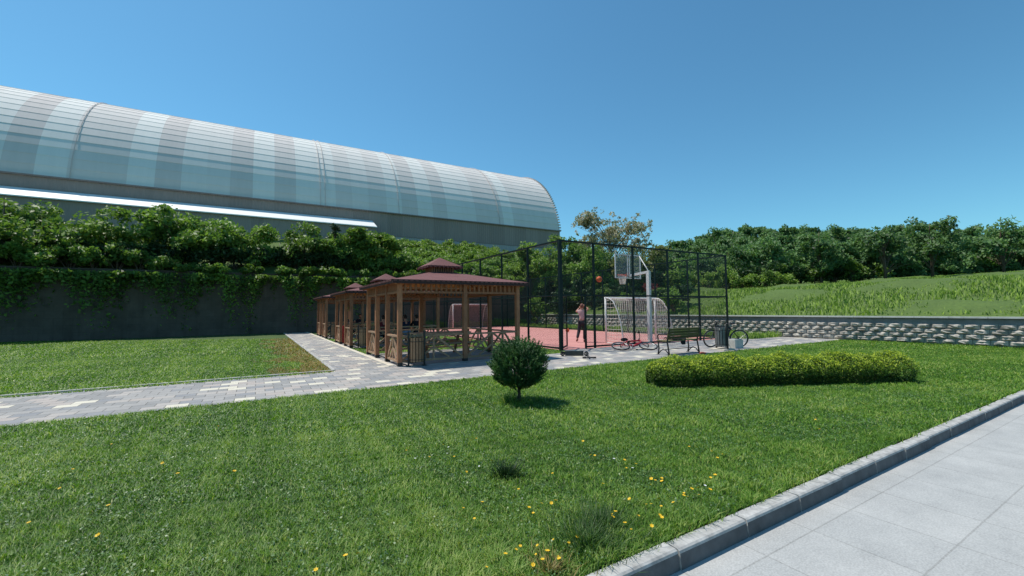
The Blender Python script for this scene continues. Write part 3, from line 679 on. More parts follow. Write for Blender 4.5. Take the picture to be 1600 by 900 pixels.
# ---------------------------------------------------------------- gazebos
def rail_panel(p, q, parent, lab=None):
    p, q = Vector((*p, 0)), Vector((*q, 0)); d = q-p; L = d.length; d.normalize(); m_ = MB()
    def W(x, z): return p+d*x+Vector((0, 0, z))
    e = .06
    m_.beam(W(e, .80), W(L-e, .80), .075, .05); m_.beam(W(e, .13), W(L-e, .13), .05, .06)
    m_.beam(W(L/2, .155), W(L/2, .775), .045, .045, up=(d.y, -d.x, 0))
    for s in (-1, 1):
        m_.beam(W(L/2+s*.05, .775), W(L/2+s*(L/2-e-.02), .165), .04, .055)
        m_.beam(W(L/2+s*.03, .45), W(L/2+s*(L/4), .165), .036, .05)
    return m_.build('railing', M['wood_rail'], parent)
def gazebo(b0, label):
    g = empty('gazebo', AB(-6.15, b0), TH, label, 'gazebo', 'wooden gazebos in a row beside the path'); S = 3.72
    MB().box((S/2, S/2, -.02), (S+.18, S+.18, .06)).build('floor', M['pad'], g)
    PS = [(0, 0), (S/2+.06, 0), (S, 0), (0, S/3), (0, 2*S/3), (0, S), (S/2, S), (S, S), (S, S/2)]
    for (x, y) in PS:
        po = MB().box((x, y, 1.18), (.115, .115, 2.2)).build('post', M['wood'], g)
        MB().box((x, y, .06), (.13, .13, .08)).build('post_foot', M['black_steel'], po)
    for p, q in (((0, 0), (S/2+.06, 0)), ((S/2+.06, 0), (S, 0)), ((0, 0), (0, S/3)), ((0, 2*S/3), (0, S)), ((0, S), (S/2, S)), ((S/2, S), (S, S)), ((S, 0), (S, S/2)), ((S, S/2), (S, S))): rail_panel(p, q, g)
    # frieze: bottom beam, slats, middle lath, plate on each side
    for (p, q) in (((0, 0), (S, 0)), ((0, 0), (0, S)), ((0, S), (S, S)), ((S, 0), (S, S))):
        P, Q = Vector((*p, 0)), Vector((*q, 0)); d = (Q-P).normalized(); m_ = MB()
        nrm = Vector((d.y, -d.x, 0))
        m_.beam(P+Vector((0, 0, 2.0))+d*.06, Q+Vector((0, 0, 2.0))-d*.06, .07, .055); m_.beam(P+Vector((0, 0, 2.255))+d*.06, Q+Vector((0, 0, 2.255))-d*.06, .06, .05)
        k = 25 if p != (0, 0) or q != (0, S) else 34
        for i in range(1, k):
            x = i*S/k; z1 = 2.228
            m_.beam(P+d*x+Vector((0, 0, 2.03)), P+d*x+Vector((0, 0, z1)), .04, .055, up=(d.x, d.y, 0))
        if p == (0, 0) and q == (S, 0): m_.beam(P+d*.06+Vector((0, 0, 2.12)), P+d*(S/2)+Vector((0, 0, 2.12)), .03, .03)
        m_.build('frieze', M['wood'], g)
    # roof
    c = S/2; e = S/2+.25; z0, z1 = 2.33, 2.72; t = .38
    def sq(r_, z): return [(c-r_, c-r_, z), (c+r_, c-r_, z), (c+r_, c+r_, z), (c-r_, c+r_, z)]
    MB().add(sq(e+.02, z0)+sq(t, z1), [(i, (i+1) % 4, 4+(i+1) % 4, 4+i) for i in range(4)]).build('roof', M['shingle'], g)
    MB().add(sq(e-.06, z0-.055)+sq(t-.03, z1-.05), [(i, 4+i, 4+(i+1) % 4, (i+1) % 4) for i in range(4)]+[(4, 5, 6, 7)]).build('ceiling', M['wood_ceiling'], g)
    f = MB()
    for i in range(4):
        a_, b_ = Vector(sq(e, 0)[i]), Vector(sq(e, 0)[(i+1) % 4]); dd = (b_-a_).normalized()
        f.beam(a_+Vector((0, 0, 2.275))-dd*(.012 if i % 2 else -.012), b_+Vector((0, 0, 2.275))+dd*(.012 if i % 2 else -.012), .025, .10)
    f.build('fascia', M['fascia'], g)
    f = MB()      # shingle tabs over the eave
    for i in range(4):
        a_, b_ = Vector(sq(e+.022, 0)[i]), Vector(sq(e+.022, 0)[(i+1) % 4]); dd = (b_-a_).normalized()
        for k in range(28): f.beam(a_+dd*(.03+k*.15)+Vector((0, 0, 2.305)), a_+dd*(.03+k*.15+.085)+Vector((0, 0, 2.305)), .018, .05)
    f.build('shingle_tabs', M['shingle'], g)
    r = MB()      # rafters
    for i in range(4):
        a_ = Vector(sq(e-.1, z0-.08)[i]); b_ = Vector(sq(t, z1-.09)[i]); r.beam(a_, b_, .07, .09)
        a2 = Vector(sq(e-.1, z0-.08)[(i+1) % 4])
        for k in (.25, .5, .75): r.beam(a_.lerp(a2, k), b_.lerp(Vector(sq(t, z1-.09)[(i+1) % 4]), k), .05, .07)
    r.build('rafters', M['wood'], g)
    cu = MB().box((c, c, 2.80), (.68, .68, .2)).build('cupola', M['fascia'], g)
    k_ = MB()
    for i in range(4):
        p_, q_ = Vector(sq(.35, 2.70)[i]), Vector(sq(.35, 2.70)[(i+1) % 4])
        for j in range(9): x_ = p_.lerp(q_, (j+.5)/9); k_.box(x_+Vector((0, 0, .11)), (.035, .035, .2))
    k_.build('cupola_slats', M['wood'], cu)
    MB().add(sq(.56, 2.92)+[(c, c, 3.24)]+sq(.56, 2.88), [(i, (i+1) % 4, 4) for i in range(4)]+[(5+i, 5+(i+1) % 4, (i+1) % 4, i) for i in range(4)]+[(8, 7, 6, 5)]).build('cupola_roof', M['shingle'], cu)
    tb = MB()
    for i in range(4):
        p_, q_ = Vector(sq(.572, 2.885)[i]), Vector(sq(.572, 2.885)[(i+1) % 4])
        for j in range(8): x_ = p_.lerp(q_, (j+.5)/8); tb.box(x_, (.05, .05, .07))
    tb.build('cupola_tabs', M['shingle'], cu)
    return g
GZ = [(-.95, 'nearest brown timber gazebo with a maroon shingle roof and small cupola'), (5.9, 'middle timber gazebo of the row with a red bag by its entrance'), (13.1, 'farthest small timber gazebo of the row near the dark stone wall')]
def table(a, b, rz, label):
    t = empty('picnic_table', AB(a, b, .01), TH+rz, label, 'picnic table', 'picnic tables in the gazebos')
    m_ = MB()
    for i in range(5): m_.box((0, -.30+i*.15, .75), (1.9, .14, .04))
    m_.build('tabletop', M['wood_rail'], t)
    for s in (-1, 1):
        m_ = MB()
        for i in range(2): m_.box((0, s*(.66+i*.14), .45), (1.9, .13, .04))
        m_.build('bench_seat', M['wood_rail'], t)
    for s in (-1, 1):
        x = s*.7; m_ = MB()
        m_.beam((x, -.3, .725), (x, .3, .725), .07, .05); m_.beam((x, -.80, .41), (x, .80, .41), .06, .08)
        m_.beam((x+.055, -.22, .70), (x+.055, -.62, .02), .045, .09, up=(1, 0, 0)); m_.beam((x+.055, .22, .70), (x+.055, .62, .02), .045, .09, up=(1, 0, 0))
        m_.build('leg_frame', M['wood'], t)
for b0, lb in GZ: gazebo(b0, lb)
table(-4.25, -.95+1.9, 0, 'empty wooden picnic table inside the nearest gazebo')
table(-4.25, 5.9+1.9, 0, 'wooden picnic table with three people at it in the middle gazebo')
table(-4.25, 13.1+1.9, 0, 'wooden picnic table with two people at it in the farthest gazebo')
GP = 'people sitting in the gazebos'
WM = lambda a, b: AB(a, b, .0)
person(WM(-3.52, 7.05), TH, seated(.10), 'seated person in a dark top and light blue jeans in the middle gazebo', M['navy'], M['jeans'], M['black'], GP, 1)
person(WM(-2.98, 7.12), TH, seated(.02), 'person in a black top at the right end of the bench in the middle gazebo', M['cloth_black'], M['trousers'], M['black'], GP, 2)
person(WM(-4.55, 7.05), TH, seated(.04), 'seated person in a maroon top in the middle gazebo', M['maroon_shirt'], M['trousers'], M['black'], GP, 2)
person(WM(-4.40, 15.75), TH+PI, seated(.05), 'seated person in a teal top, left of the two in the farthest gazebo', M['teal'], M['trousers'], M['white_cloth'], GP, 1)
person(WM(-3.85, 15.75), TH+PI, seated(.03), 'seated person in a navy top, right of the two in the farthest gazebo', M['navy'], M['jeans'], M['black'], GP, 2)
# red bag by the middle gazebo entrance
rb = empty('red_bag', AB(-5.95, 8.9, .01), TH+.2, 'tall bright red bag standing inside the entrance of the middle gazebo', 'bag')
vs = MB().lathe([(.0, 0), (.11, .0), (.14, .06), (.135, .40), (.12, .72), (.06, .82), (0, .83)], n=14); vs.v = [(x, y*.7, z) for x, y, z in vs.v]; vs.build('bag_body', M['red_cloth'], rb, True)
MB().box((0, -.088, .30), (.14, .03, .22)).build('pocket', M['red_cloth'], rb)
MB().tube([(-.05, .0, .80), (-.03, 0, .90), (.03, 0, .90), (.05, 0, .80)], .008, 6).build('handle', M['black'], rb)
# ---------------------------------------------------------------- litter bins
def bin_(x, y, rz, label, slat, r=.175, h=.64, z0=.12):
    t = empty('litter_bin', (x, y, 0), rz, label, 'litter bin', 'slatted litter bins beside the path')
    n = 14
    for k in range(n):
        an = 2*PI*k/n; rot = Matrix.Rotation(an, 3, 'Z'); MB().box((r*math.cos(an), r*math.sin(an), z0+h/2), (.022, 2*PI*r/n*.78, h), rot).build('slat', slat, t)
    MB().lathe([(r-.03, z0+.02), (r-.03, z0+h-.03), (r-.035, z0+h-.03), (r-.035, z0+.03), (0, z0+.03)], n=20).build('liner', M['black_steel'], t, True)
    for z in (z0+.06, z0+h-.10): MB().ring((0, 0, z), r+.014, .008, n=28).build('band', M['black_steel'], t)
    for s in (-1, 1):
        MB().box((s*(r+.045), 0, .45), (.04, .05, .90)).ball((s*(r+.045), 0, .91), .03, (8, 6)).box((s*(r+.045), 0, .01), (.10, .14, .02)).build('support_post', M['black_steel'], t)
    MB().tube([(-(r+.045), 0, .10), (r+.045, 0, .10)], .012, 6).build('crossbar', M['black_steel'], t)
bin_(-2.60, 11.62, TH, 'wooden slat litter bin beside the corner post of the nearest gazebo', M['bin_wood'])
p_ = AB(-5.72, 5.5); bin_(p_.x, p_.y, TH, 'wooden slat litter bin in shade before the middle gazebo', M['bin_wood'], .19)
p_ = AB(-5.75, 12.7); bin_(p_.x, p_.y, TH, 'wooden slat litter bin in shade before the farthest gazebo', M['bin_wood'], .19)
bin_(7.38, 15.15, TH+R(80), 'grey metal slat litter bin on a pale slab right of the park bench', M['grey_steel'], .20, .66, .13)
mb = MB().box((0, 0, .02), (.62, .56, .05)); tag(mb.build('bin_slab', M['cream_stone'], loc=(7.38, 15.15, 0), rz=TH), 'pale concrete slab under the grey litter bin', 'slab')
tag(MB().box((0, 0, .15), (.5, .4, .30)).box((0, 0, .315), (.44, .34, .03)).build('stone_block', M['wall_cap'], loc=(8.12, 15.75, 0), rz=TH), 'pale stone block standing right of the grey litter bin', 'stone block')
# ---------------------------------------------------------------- bench
bn = empty('park_bench', AB(2.42, -3.15), TH, 'park bench with black iron ends and an olive backrest seen from behind', 'bench')
Lb = .74   # faces local +y (the court); back towards the camera
for s in (-1, 1):
    x = s*Lb; m_ = MB()
    m_.tube([(x, -.20, 0), (x, -.16, .25), (x, -.13, .42), (x, -.17, .62), (x, -.24, .88)], .024, 8)
    m_.tube([(x, .24, 0), (x, .20, .18), (x, .22, .42), (x, .24, .60), (x, .20, .64), (x, -.17, .66)], .022, 8)
    m_.tube([(x, -.14, .40), (x, .22, .42)], .022, 8); m_.tube([(x, -.19, .02), (x, -.08, .14), (x, .03, .18), (x, .12, .13), (x, .23, .02)], .017, 8)
    m_.box((x, -.2, .01), (.06, .08, .02)).box((x, .24, .01), (.06, .08, .02))
    m_.build('iron_end', M['black_steel'], bn, True)
for i in range(4): MB().box((0, -.165-i*.018, .55+i*.085), (1.56, .028, .072), Matrix.Rotation(R(14), 3, 'X')).build('back_slat', M['olive'], bn)
for i in range(4): MB().box((0, -.09+i*.095, .445), (1.56, .082, .03)).build('seat_slat', M['bench_seat'], bn)
MB().tube([(-Lb, 0, .17), (Lb, 0, .17)], .013, 6).build('tie_rod', M['black_steel'], bn)
# jacket thrown over the seat, hanging off the front
jk = MB(); gx, gy = 16, 10; rnd = random.Random(3); vs = []
for i in range(gx+1):
    for j in range(gy+1):
        x = -.42+i/gx*.62+.02*math.sin(j*1.3); t = j/gy; y = .26-t*.30
        z = .478+.03*abs(math.sin(i*1.1+j*.9))+rnd.uniform(0, .012)
        if t > .55: y = -.10-.02*math.sin(i); z = .49-(t-.55)*.42*(1 if 10 < i < 15 else .12)
        vs.append((x, y, z))
jk.add(vs, [(i*(gy+1)+j, (i+1)*(gy+1)+j, (i+1)*(gy+1)+j+1, i*(gy+1)+j+1) for i in range(gx) for j in range(gy)])
j_ = jk.build('jacket', M['cloth_black'], loc=AB(2.42, -3.15), rz=TH); sd_ = j_.modifiers.new('solid', 'SOLIDIFY'); sd_.thickness = .02
tag(j_, 'crumpled black jacket lying on the seat of the park bench', 'jacket')
sh = empty('shoe', (6.02, 13.62, 0), .4, 'small brick red shoe on the ground under the right end of the bench', 'shoe')
MB().tube([(-.12, 0, .045), (-.06, 0, .055), (.02, 0, .045), (.10, 0, .035), (.14, 0, .03)], [.03, .042, .042, .038, .018], 10).build('upper', simple('brick_red_leather', (.35, .07, .05), .6), sh, True)
MB().box((.01, 0, .01), (.27, .075, .02)).build('sole', M['white_cloth'], sh)
# ---------------------------------------------------------------- bicycles
def bicycle(label, paint, steer=0.):
    g = empty('bicycle', (0, 0, 0), 0, label, 'bicycle', 'bicycles near the court fence'); rw = .33; wb = .98
    def wheel(x, par, sx=0.):
        w_ = bpy.data.objects.new('wheel', None); COL.objects.link(w_); w_.parent = par; w_.location = (x, 0, rw)
        MB().ring((0, 0, 0), rw-.022, .024, 'Y', 40, 8).build('tyre', M['rubber'], w_, True)
        MB().ring((0, 0, 0), rw-.052, .012, 'Y', 40, 6).build('rim', M['alloy'], w_, True)
        s_ = MB()
        for k in range(20):
            a_ = 2*PI*k/20; s_.tube([(.02*math.cos(a_+.5), .025*(-1)**k, .02*math.sin(a_+.5)), ((rw-.055)*math.cos(a_), 0, (rw-.055)*math.sin(a_))], .0016, 3, False)
        s_.build('spokes', M['alloy'], w_); MB().tube([(0, -.045, 0), (0, .045, 0)], .02, 8).build('hub', M['black'], w_, True); return w_
    wheel(0, g); wf = wheel(wb, g); wf.rotation_euler = (0, 0, steer)
    bbk = (.42, 0, .30); st = (.30, 0, .72); ht = (.80, 0, .80); hb_ = (.84, 0, .62)
    MB().tube([bbk, st], .024, 8).tube([st, ht], .032, 8).tube([bbk, hb_], .042, 8).tube([ht, hb_], .032, 8).tube([(0, .05, rw), bbk], .011, 6).tube([(0, -.05, rw), bbk], .011, 6).tube([(0, .05, rw), st], .010, 6).tube([(0, -.05, rw), st], .010, 6).build('frame', paint, g, True)
    q = Quaternion((0, 0, 1), steer)
    MB().tube([hb_, (.86, .05, .58), (wb, .06, rw)], .014, 6).tube([hb_, (.86, -.05, .58), (wb, -.06, rw)], .014, 6).build('fork', M['black'], g, True)
    MB().tube([ht, (.775, 0, .92), (.83, 0, .96)], .014, 8).tube([(.79, -.30, .99), (.83, -.12, .96), (.83, .12, .96), (.79, .30, .99)], .012, 8).build('handlebar', M['black'], g, True)
    for s in (-1, 1): MB().tube([(.80, s*.20, .985), (.785, s*.31, .995)], .018, 8).build('grip', M['rubber'], g, True)
    MB().tube([st, (.27, 0, .86)], .013, 8).build('seat_post', M['alloy'], g, True)
    sd2 = MB().ball((.25, 0, .89), (.14, .075, .035), (14, 8)); sd2.build('saddle', M['black'], g, True)
    MB().ring(bbk, .085, .010, 'Y', 24, 6).tube([(bbk[0], .07, bbk[2]), (bbk[0]+.14, .08, bbk[2]-.08)], .011, 6).tube([(bbk[0], -.07, bbk[2]), (bbk[0]-.14, -.08, bbk[2]+.08)], .011, 6).tube([(bbk[0], -.08, bbk[2]), (bbk[0], .08, bbk[2])], .018, 8).build('crank', M['alloy'], g, True)
    for s in (-1, 1): MB().box((bbk[0]+s*.14, s*.13, bbk[2]-s*.08), (.09, .09, .022)).build('pedal', M['black'], g)
    return g
bk = bicycle('red framed bicycle lying on its side on the paving by the fence', M['red_frame'])
bk.rotation_euler = (R(-70), 0, R(-2)); bk.location = (3.88, 15.15, .025)
bk = bicycle('dark bicycle standing upright behind the grey litter bin', M['black'], .35)
bk.rotation_euler = (R(-6), 0, R(180-8)); bk.location = (8.35, 15.85, .01)
# ---------------------------------------------------------------- scooter lying on its side
sk_ = empty('kick_scooter', (0, 0, 0), 0, 'black kick scooter lying on its side on the paving before the gate', 'scooter')
c = Vector((1.95, 13.62, .0)); dx = Vector((.995, -.09, 0)).normalized()
rot = Matrix((dx, Vector((0, 0, 1)).cross(dx), Vector((0, 0, 1)))).transposed()
m_ = MB().box(c+Vector((0, 0, .085)), (.58, .035, .15), rot); m_.build('deck', simple('deck_grip', (.05, .052, .048), .8), sk_)
for s, r_ in ((-1, .075), (1, .075)):
    w_ = c+dx*s*.37+Vector((0, -.04, .078)); MB().ring(w_, r_-.02, .02, 'Y', 20, 8).tube([w_+Vector((0, -.02, 0)), w_+Vector((0, .02, 0))], .03, 8).build('wheel', M['rubber'], sk_, True)
MB().beam(c-dx*.28+Vector((0, 0, .10)), c-dx*.42+Vector((0, 0, .13)), .02, .06).build('mudguard', M['black'], sk_)
hd_ = c+dx*.37+Vector((0, -.05, .078)); tp = Vector((2.27, 12.75, .045))
MB().tube([c+dx*.27+Vector((0, 0, .08)), hd_+Vector((0, -.06, .0)), hd_.lerp(tp, .12)], .02, 8).build('neck', M['alloy'], sk_, True)
MB().tube([hd_+Vector((0, -.05, 0)), tp], .022, 8).build('stem', M['black'], sk_, True)
MB().tube([tp-Vector((.17, 0, 0)), tp+Vector((.17, 0, 0))], .019, 8).build('handlebar', M['black'], sk_, True)
for s in (-1, 1): MB().tube([tp+Vector((s*.10, 0, 0)), tp+Vector((s*.20, 0, 0))], .025, 8).build('grip', M['rubber'], sk_, True)
# ================================================================ vegetation
G = np.random.default_rng(11)
def cards(P, size, aspect, up=0., N_=None, fold=0.):
    """leaf-shaped quads at P with random orientation; up: bias of normals upwards"""
    n = len(P); nm = G.normal(size=(n, 3)); nm[:, 2] += up
    if N_ is not None: nm = nm*.7+N_
    nm /= np.linalg.norm(nm, axis=1, keepdims=True)+1e-9
    t = G.normal(size=(n, 3)); t -= nm*(t*nm).sum(1, keepdims=True); t /= np.linalg.norm(t, axis=1, keepdims=True)+1e-9
    b = np.cross(nm, t); s = (size*G.uniform(.6, 1.35, n))[:, None]
    V = np.empty((n, 4, 3)); V[:, 0] = P-t*s; V[:, 1] = P+b*s*aspect+t*s*.1; V[:, 2] = P+t*s; V[:, 3] = P-b*s*aspect+t*s*.1
    F = np.arange(n*4).reshape(n, 4); return V.reshape(-1, 3), F
def clumps(lobes, K, per, spread, inner=.45):
    """points gathered in clumps near the surface of the lobes"""
    out = []; cen = []; vol = np.array([l[1][0]*l[1][1]+l[1][1]*l[1][2] for l in lobes]); pr = vol/vol.sum()
    for li in G.choice(len(lobes), K, p=pr):
        c, r = lobes[li]; d = G.normal(size=3); d /= np.linalg.norm(d); d[2] = d[2] if d[2] > -.5 else -d[2]*.5
        cc = np.array(c)+d*np.array(r)*G.uniform(inner, 1.0); cen.append(cc)
        m = int(per*G.uniform(.5, 1.5)); q = G.normal(size=(m, 3)); q /= np.linalg.norm(q, axis=1, keepdims=True); q *= G.uniform(.2, 1, (m, 1))**.6
        out.append(cc+q*spread*G.uniform(.6, 1.35)*np.array([1, 1, .75]))
    return np.vstack(out), cen
def tree(name, x, y, top, bot, r, lab, cat, mat, group=None, K=60, per=60, size=.10, spread=.45, zb=None, bark='bark', aspect=.5, lean=0., wispy=0, nlobe=7, spr_r=.5):
    zb = ground_at(x, y)-.1 if zb is None else zb
    t = empty(name, (x, y, zb), 0, lab, cat, group); h = top-zb; c0 = bot-zb
    lobes = []; hh = (h-c0)/2; mz = c0+hh
    lobes.append(((0, 0, mz), (r*.72, r*.72, hh*.85)))
    for i in range(nlobe):
        a_ = G.uniform(0, 2*PI); k = G.uniform(-.75, .7); rr = r*(1-.5*max(k, 0)**2)
        s_ = r*G.uniform(.30, spr_r)
        lobes.append(((rr*.62*math.cos(a_), rr*.62*math.sin(a_), mz+k*hh), (s_, s_, s_*.9)))
    P, cen = clumps(lobes, K, per, spread, .12 if wispy else .45); P = P[(P[:, 2] > .05) & (P[:, 2] < h*1.02)]
    V_, F_ = cards(P, size, aspect, .5)
    ti = G.uniform(0, .55, len(P))+.0; big = .5+.5*np.sin(P[:, 0]*1.9+P[:, 2]*1.3+x)*np.sin(P[:, 1]*2.3-P[:, 2]); ti = np.clip(ti+.45*big, 0, 1)
    np_mesh('crown', V_, F_, mat, t, ti)
    tr = MB(); R0 = max(.05, h*.022)*(.5 if wispy else 1)
    tr.tube([(0, 0, -.1), (.03*h*lean, 0, h*.3), (.05*h*lean, .02*h, h*.6), (.02, 0, h*.88)], [R0, R0*.8, R0*.5, R0*.15], 8)
    for c in cen[:min(len(cen), 22 if not wispy else 70)]:
        z0 = min(max(c0*.8, c[2]-.35*h), h*.7); st_ = Vector((0, 0, z0)); e = Vector(c); md = st_.lerp(e, .5)+Vector((0, 0, .12*(e-st_).length))
        tr.tube([st_, md, e], [R0*.35, R0*.22, R0*.08], 5, False)
    tr.build('trunk', M[bark], t, True); return t
def shrub(name, x, y, zb, r, h, lab, cat, mat, group=None, K=26, per=60, size=.08, spread=.33, droop=0.):
    t = empty(name, (x, y, zb), 0, lab, cat, group)
    lobes = [((0, 0, h*.45), (r, r, h*.5))]+[((G.uniform(-.6, .6)*r, G.uniform(-.6, .6)*r, h*G.uniform(.3, .75)), (r*.45, r*.45, h*.3)) for _ in range(3)]
    P, cen = clumps(lobes, K, per, spread)
    if droop:
        m = int(len(P)*.45); q = P[:m]; th = np.array([ST, -CT]); 
        off = G.uniform(.1, .75, m); q[:, 0] = G.uniform(-r, r, m)*CT+th[0]*off; q[:, 1] = G.uniform(-r, r, m)*ST+th[1]*off*1.0; q[:, 2] = -np.abs(G.normal(size=m))*droop*(.55+.45*np.sin(q[:, 0]*3+x*2))
    V_, F_ = cards(P, size, .55, .5); ti = np.clip(G.uniform(0, .6, len(P))+.4*np.sin(P[:, 0]*2+P[:, 1]*3)**2, 0, 1)
    np_mesh('foliage', V_, F_, mat, t, ti)
    tr = MB(); 
    for c in cen[:10]: tr.tube([(0, 0, -.1), tuple(Vector(c)*.5+Vector((0, 0, .1))), tuple(c)], [.03, .02, .008], 5, False)
    tr.build('stems', M['bark'], t, True); return t
def gnoise(x, y, s): return (np.sin(x*1.7*s+y*.9*s)+np.sin(y*2.3*s-x*.6*s+1.3)+np.sin(x*3.9*s+y*3.1*s+.7)*.6+np.sin(x*7.3*s-y*6.1*s)*.4)/3
def blades(P, h, wd, lean=.5, mid=.55):
    n = len(P); an = G.uniform(0, 2*PI, n); dx, dy = np.cos(an), np.sin(an); ln = h*G.uniform(.1, 1, n)*lean
    la = an+G.normal(size=n)*.5+PI/2; lx, ly = np.cos(la)*ln, np.sin(la)*ln
    V = np.empty((n, 5, 3)); w2 = wd/2
    V[:, 0] = np.stack([P[:, 0]-dx*w2, P[:, 1]-dy*w2, P[:, 2]], 1); V[:, 1] = np.stack([P[:, 0]+dx*w2, P[:, 1]+dy*w2, P[:, 2]], 1)
    mz = P[:, 2]+h*mid
    V[:, 2] = np.stack([P[:, 0]+lx*.35-dx*w2*.8, P[:, 1]+ly*.35-dy*w2*.8, mz], 1); V[:, 3] = np.stack([P[:, 0]+lx*.35+dx*w2*.8, P[:, 1]+ly*.35+dy*w2*.8, mz], 1)
    V[:, 4] = np.stack([P[:, 0]+lx, P[:, 1]+ly, P[:, 2]+h*G.uniform(.8, 1, n)], 1)
    i = (np.arange(n)*5)[:, None]; F = np.concatenate([i+np.array([[0, 1, 3]]), i+np.array([[0, 3, 2]]), i+np.array([[2, 3, 4]])], 1).reshape(-1, 3)
    return V.reshape(-1, 3), F
# ---- lawn in front (nobody could count it)
def lawn(name, pts_fn, h, w_, lab, mat, tshift=0., lean=1.5):
    P, hh, ww, ti = pts_fn; V_, F_ = blades(P, hh, ww, lean); o = np_mesh(name, V_, F_, mat, None, np.repeat(ti, 3)); tag(o, lab, 'grass', kind='stuff'); return o
parts = []
for y0, y1, dens, wd, hh in ((1.9, 3.4, 13000, .0052, .042), (3.4, 5.2, 7200, .0075, .044), (5.2, 8., 3000, .012, .048), (8., 14.5, 1500, .019, .052), (14.5, 24., 420, .03, .06)):
    area = 1.22*(y1**2-y0**2)+1.2*(y1-y0); n = int(area*dens)
    Y = np.sqrt(G.uniform(y0**2, y1**2, n)); X = G.uniform(-1, 1, n)*(1.22*Y+.5)
    dx_, dy_ = X-ORG[0], Y-ORG[1]; a_ = dx_*CT+dy_*ST; b_ = -dx_*ST+dy_*CT
    edge = np.interp(a_, [-60, 13], [lawn_edge(-20)-.2, lawn_edge(0)+.2])
    jit = G.normal(size=n)*.02
    front = (b_ > KB+.115+jit) & (b_ < edge+.03+jit)
    left = (a_ < -7.80+jit) & (b_ > -1.06+jit) & (b_ < 22)
    mid_ = (a_ > -2.25) & (a_ < -.05) & (b_ > -.72+jit) & (b_ < 22)
    mid2 = (a_ > -6.2) & (a_ < -2.2) & (((b_ > 2.95) & (b_ < 5.75)) | ((b_ > 9.8) & (b_ < 12.95)) | (b_ > 17.0)) & (b_ < 22)
    right = (a_ > 10.2) & (a_ < 12.9) & (b_ > .1)
    k = front | left | mid_ | mid2 | right
    X, Y, a_, b_ = X[k], Y[k], a_[k], b_[k]; n = len(X)
    nz_ = gnoise(X, Y, 1.); n2_ = gnoise(X, Y, 4.3); n3_ = gnoise(X+3, Y, 13.); h_ = .64*hh*G.uniform(.35, 1.4, n)*(1+.32*nz_+.28*n2_+.45*n3_)
    near = np.clip(1-(b_-(KB+.12))/.55, 0, 1); h_ *= 1+1.1*near*(.5+.5*gnoise(X*2, Y*2, 2.))
    bushd = np.hypot(X-.09, Y-6.98); h_ *= 1+1.4*np.exp(-(bushd/.35)**2)
    dry = ((a_ < -7.8) & (a_ > -8.75+.7*nz_+.4*n2_) & (b_ > -1.0)) & (G.uniform(size=n) < .85)
    ti = np.clip(.40+.20*nz_+.15*n2_+.20*n3_+G.normal(size=n)*.20, 0, .9); ti[G.uniform(size=n) < .035] = 1.
    parts.append((np.stack([X, Y, np.full(n, -.014)], 1), np.abs(h_)+.012, np.full(n, wd)*G.uniform(.7, 1.3, n), ti, dry))
P = np.vstack([p[0] for p in parts]); hh = np.concatenate([p[1] for p in parts]); ww = np.concatenate([p[2] for p in parts]); ti = np.concatenate([p[3] for p in parts]); dr = np.concatenate([p[4] for p in parts])
lawn('lawn_grass', (P[~dr], hh[~dr], ww[~dr], ti[~dr]), 0, 0, 'short green lawn grass with taller growth along the kerb', M['grass'])
lawn('dry_grass', (P[dr], hh[dr], ww[dr], ti[dr]*1.3), 0, 0, 'yellowed dry grass along the paved path at the left', M['grass_dry'])
# clover and broad weeds low in the lawn
n = 90000; Y = np.sqrt(G.uniform(1.9**2, 8.**2, n)); X = G.uniform(-1, 1, n)*(1.22*Y+.5); dx_, dy_ = X-ORG[0], Y-ORG[1]; b_ = -dx_*ST+dy_*CT
k = (b_ > KB+.14) & (b_ < -4.1) & (gnoise(X, Y, 2.6)+.5*gnoise(X, Y, 7.) > -.1); X, Y = X[k], Y[k]
V_, F_ = cards(np.stack([X, Y, G.uniform(.008, .038, len(X))], 1), .0085, .7, 2.2); tag(np_mesh('clover', V_, F_, M['clover'], None, G.uniform(.0, 1, len(X))), 'small round clover leaves spread through the lawn', 'clover', kind='stuff')
def tuft(name, x, y, n, h, r, lab, mat, lean=.9, w_=.006, z=-.01):
    an = G.uniform(0, 2*PI, n); q = np.abs(G.normal(size=n))*r*.4; P_ = np.stack([q*np.cos(an), q*np.sin(an), np.zeros(n)], 1)
    V_, F_ = blades(P_, h*G.uniform(.5, 1.1, n), w_, lean, .5)
    # splay outwards
    i = np.repeat(np.arange(n), 5); V3 = V_.reshape(n, 5, 3); f = V3[:, :, 2]/h; V3[:, :, 0] += (np.cos(an)[:, None])*f**1.3*h*.6; V3[:, :, 1] += (np.sin(an)[:, None])*f**1.3*h*.6
    o = np_mesh(name, V3.reshape(-1, 3), F_, mat, None, np.repeat(G.uniform(0, 1, n), 3)); o.location = (x, y, z); tag(o, lab, 'grass tuft'); return o
tuft('grass_tuft', -.07, 3.92, 300, .16, .16, 'dark spiky grass tuft alone in the middle of the lawn', M['tuft'], w_=.006)
tuft('grass_clump', .46, 2.80, 800, .12, .32, 'long green grass clump right beside the kerb at the bottom', M['clump'], w_=.006)
tuft('grass_clump', .60, 3.02, 600, .12, .34, 'long green grass clump beside the kerb, farther right of the pair there', M['clump'], w_=.006)
tuft('dry_grass_clump', .20, 2.52, 300, .085, .24, 'tan dry grass clump among yellow flowers near the bottom edge', M['grass_dry'], w_=.005)
tuft('tall_weed_tuft', -.10, 7.0, 120, .26, .20, 'tall grass stems around the foot of the small conifer', M['grass'], w_=.009)
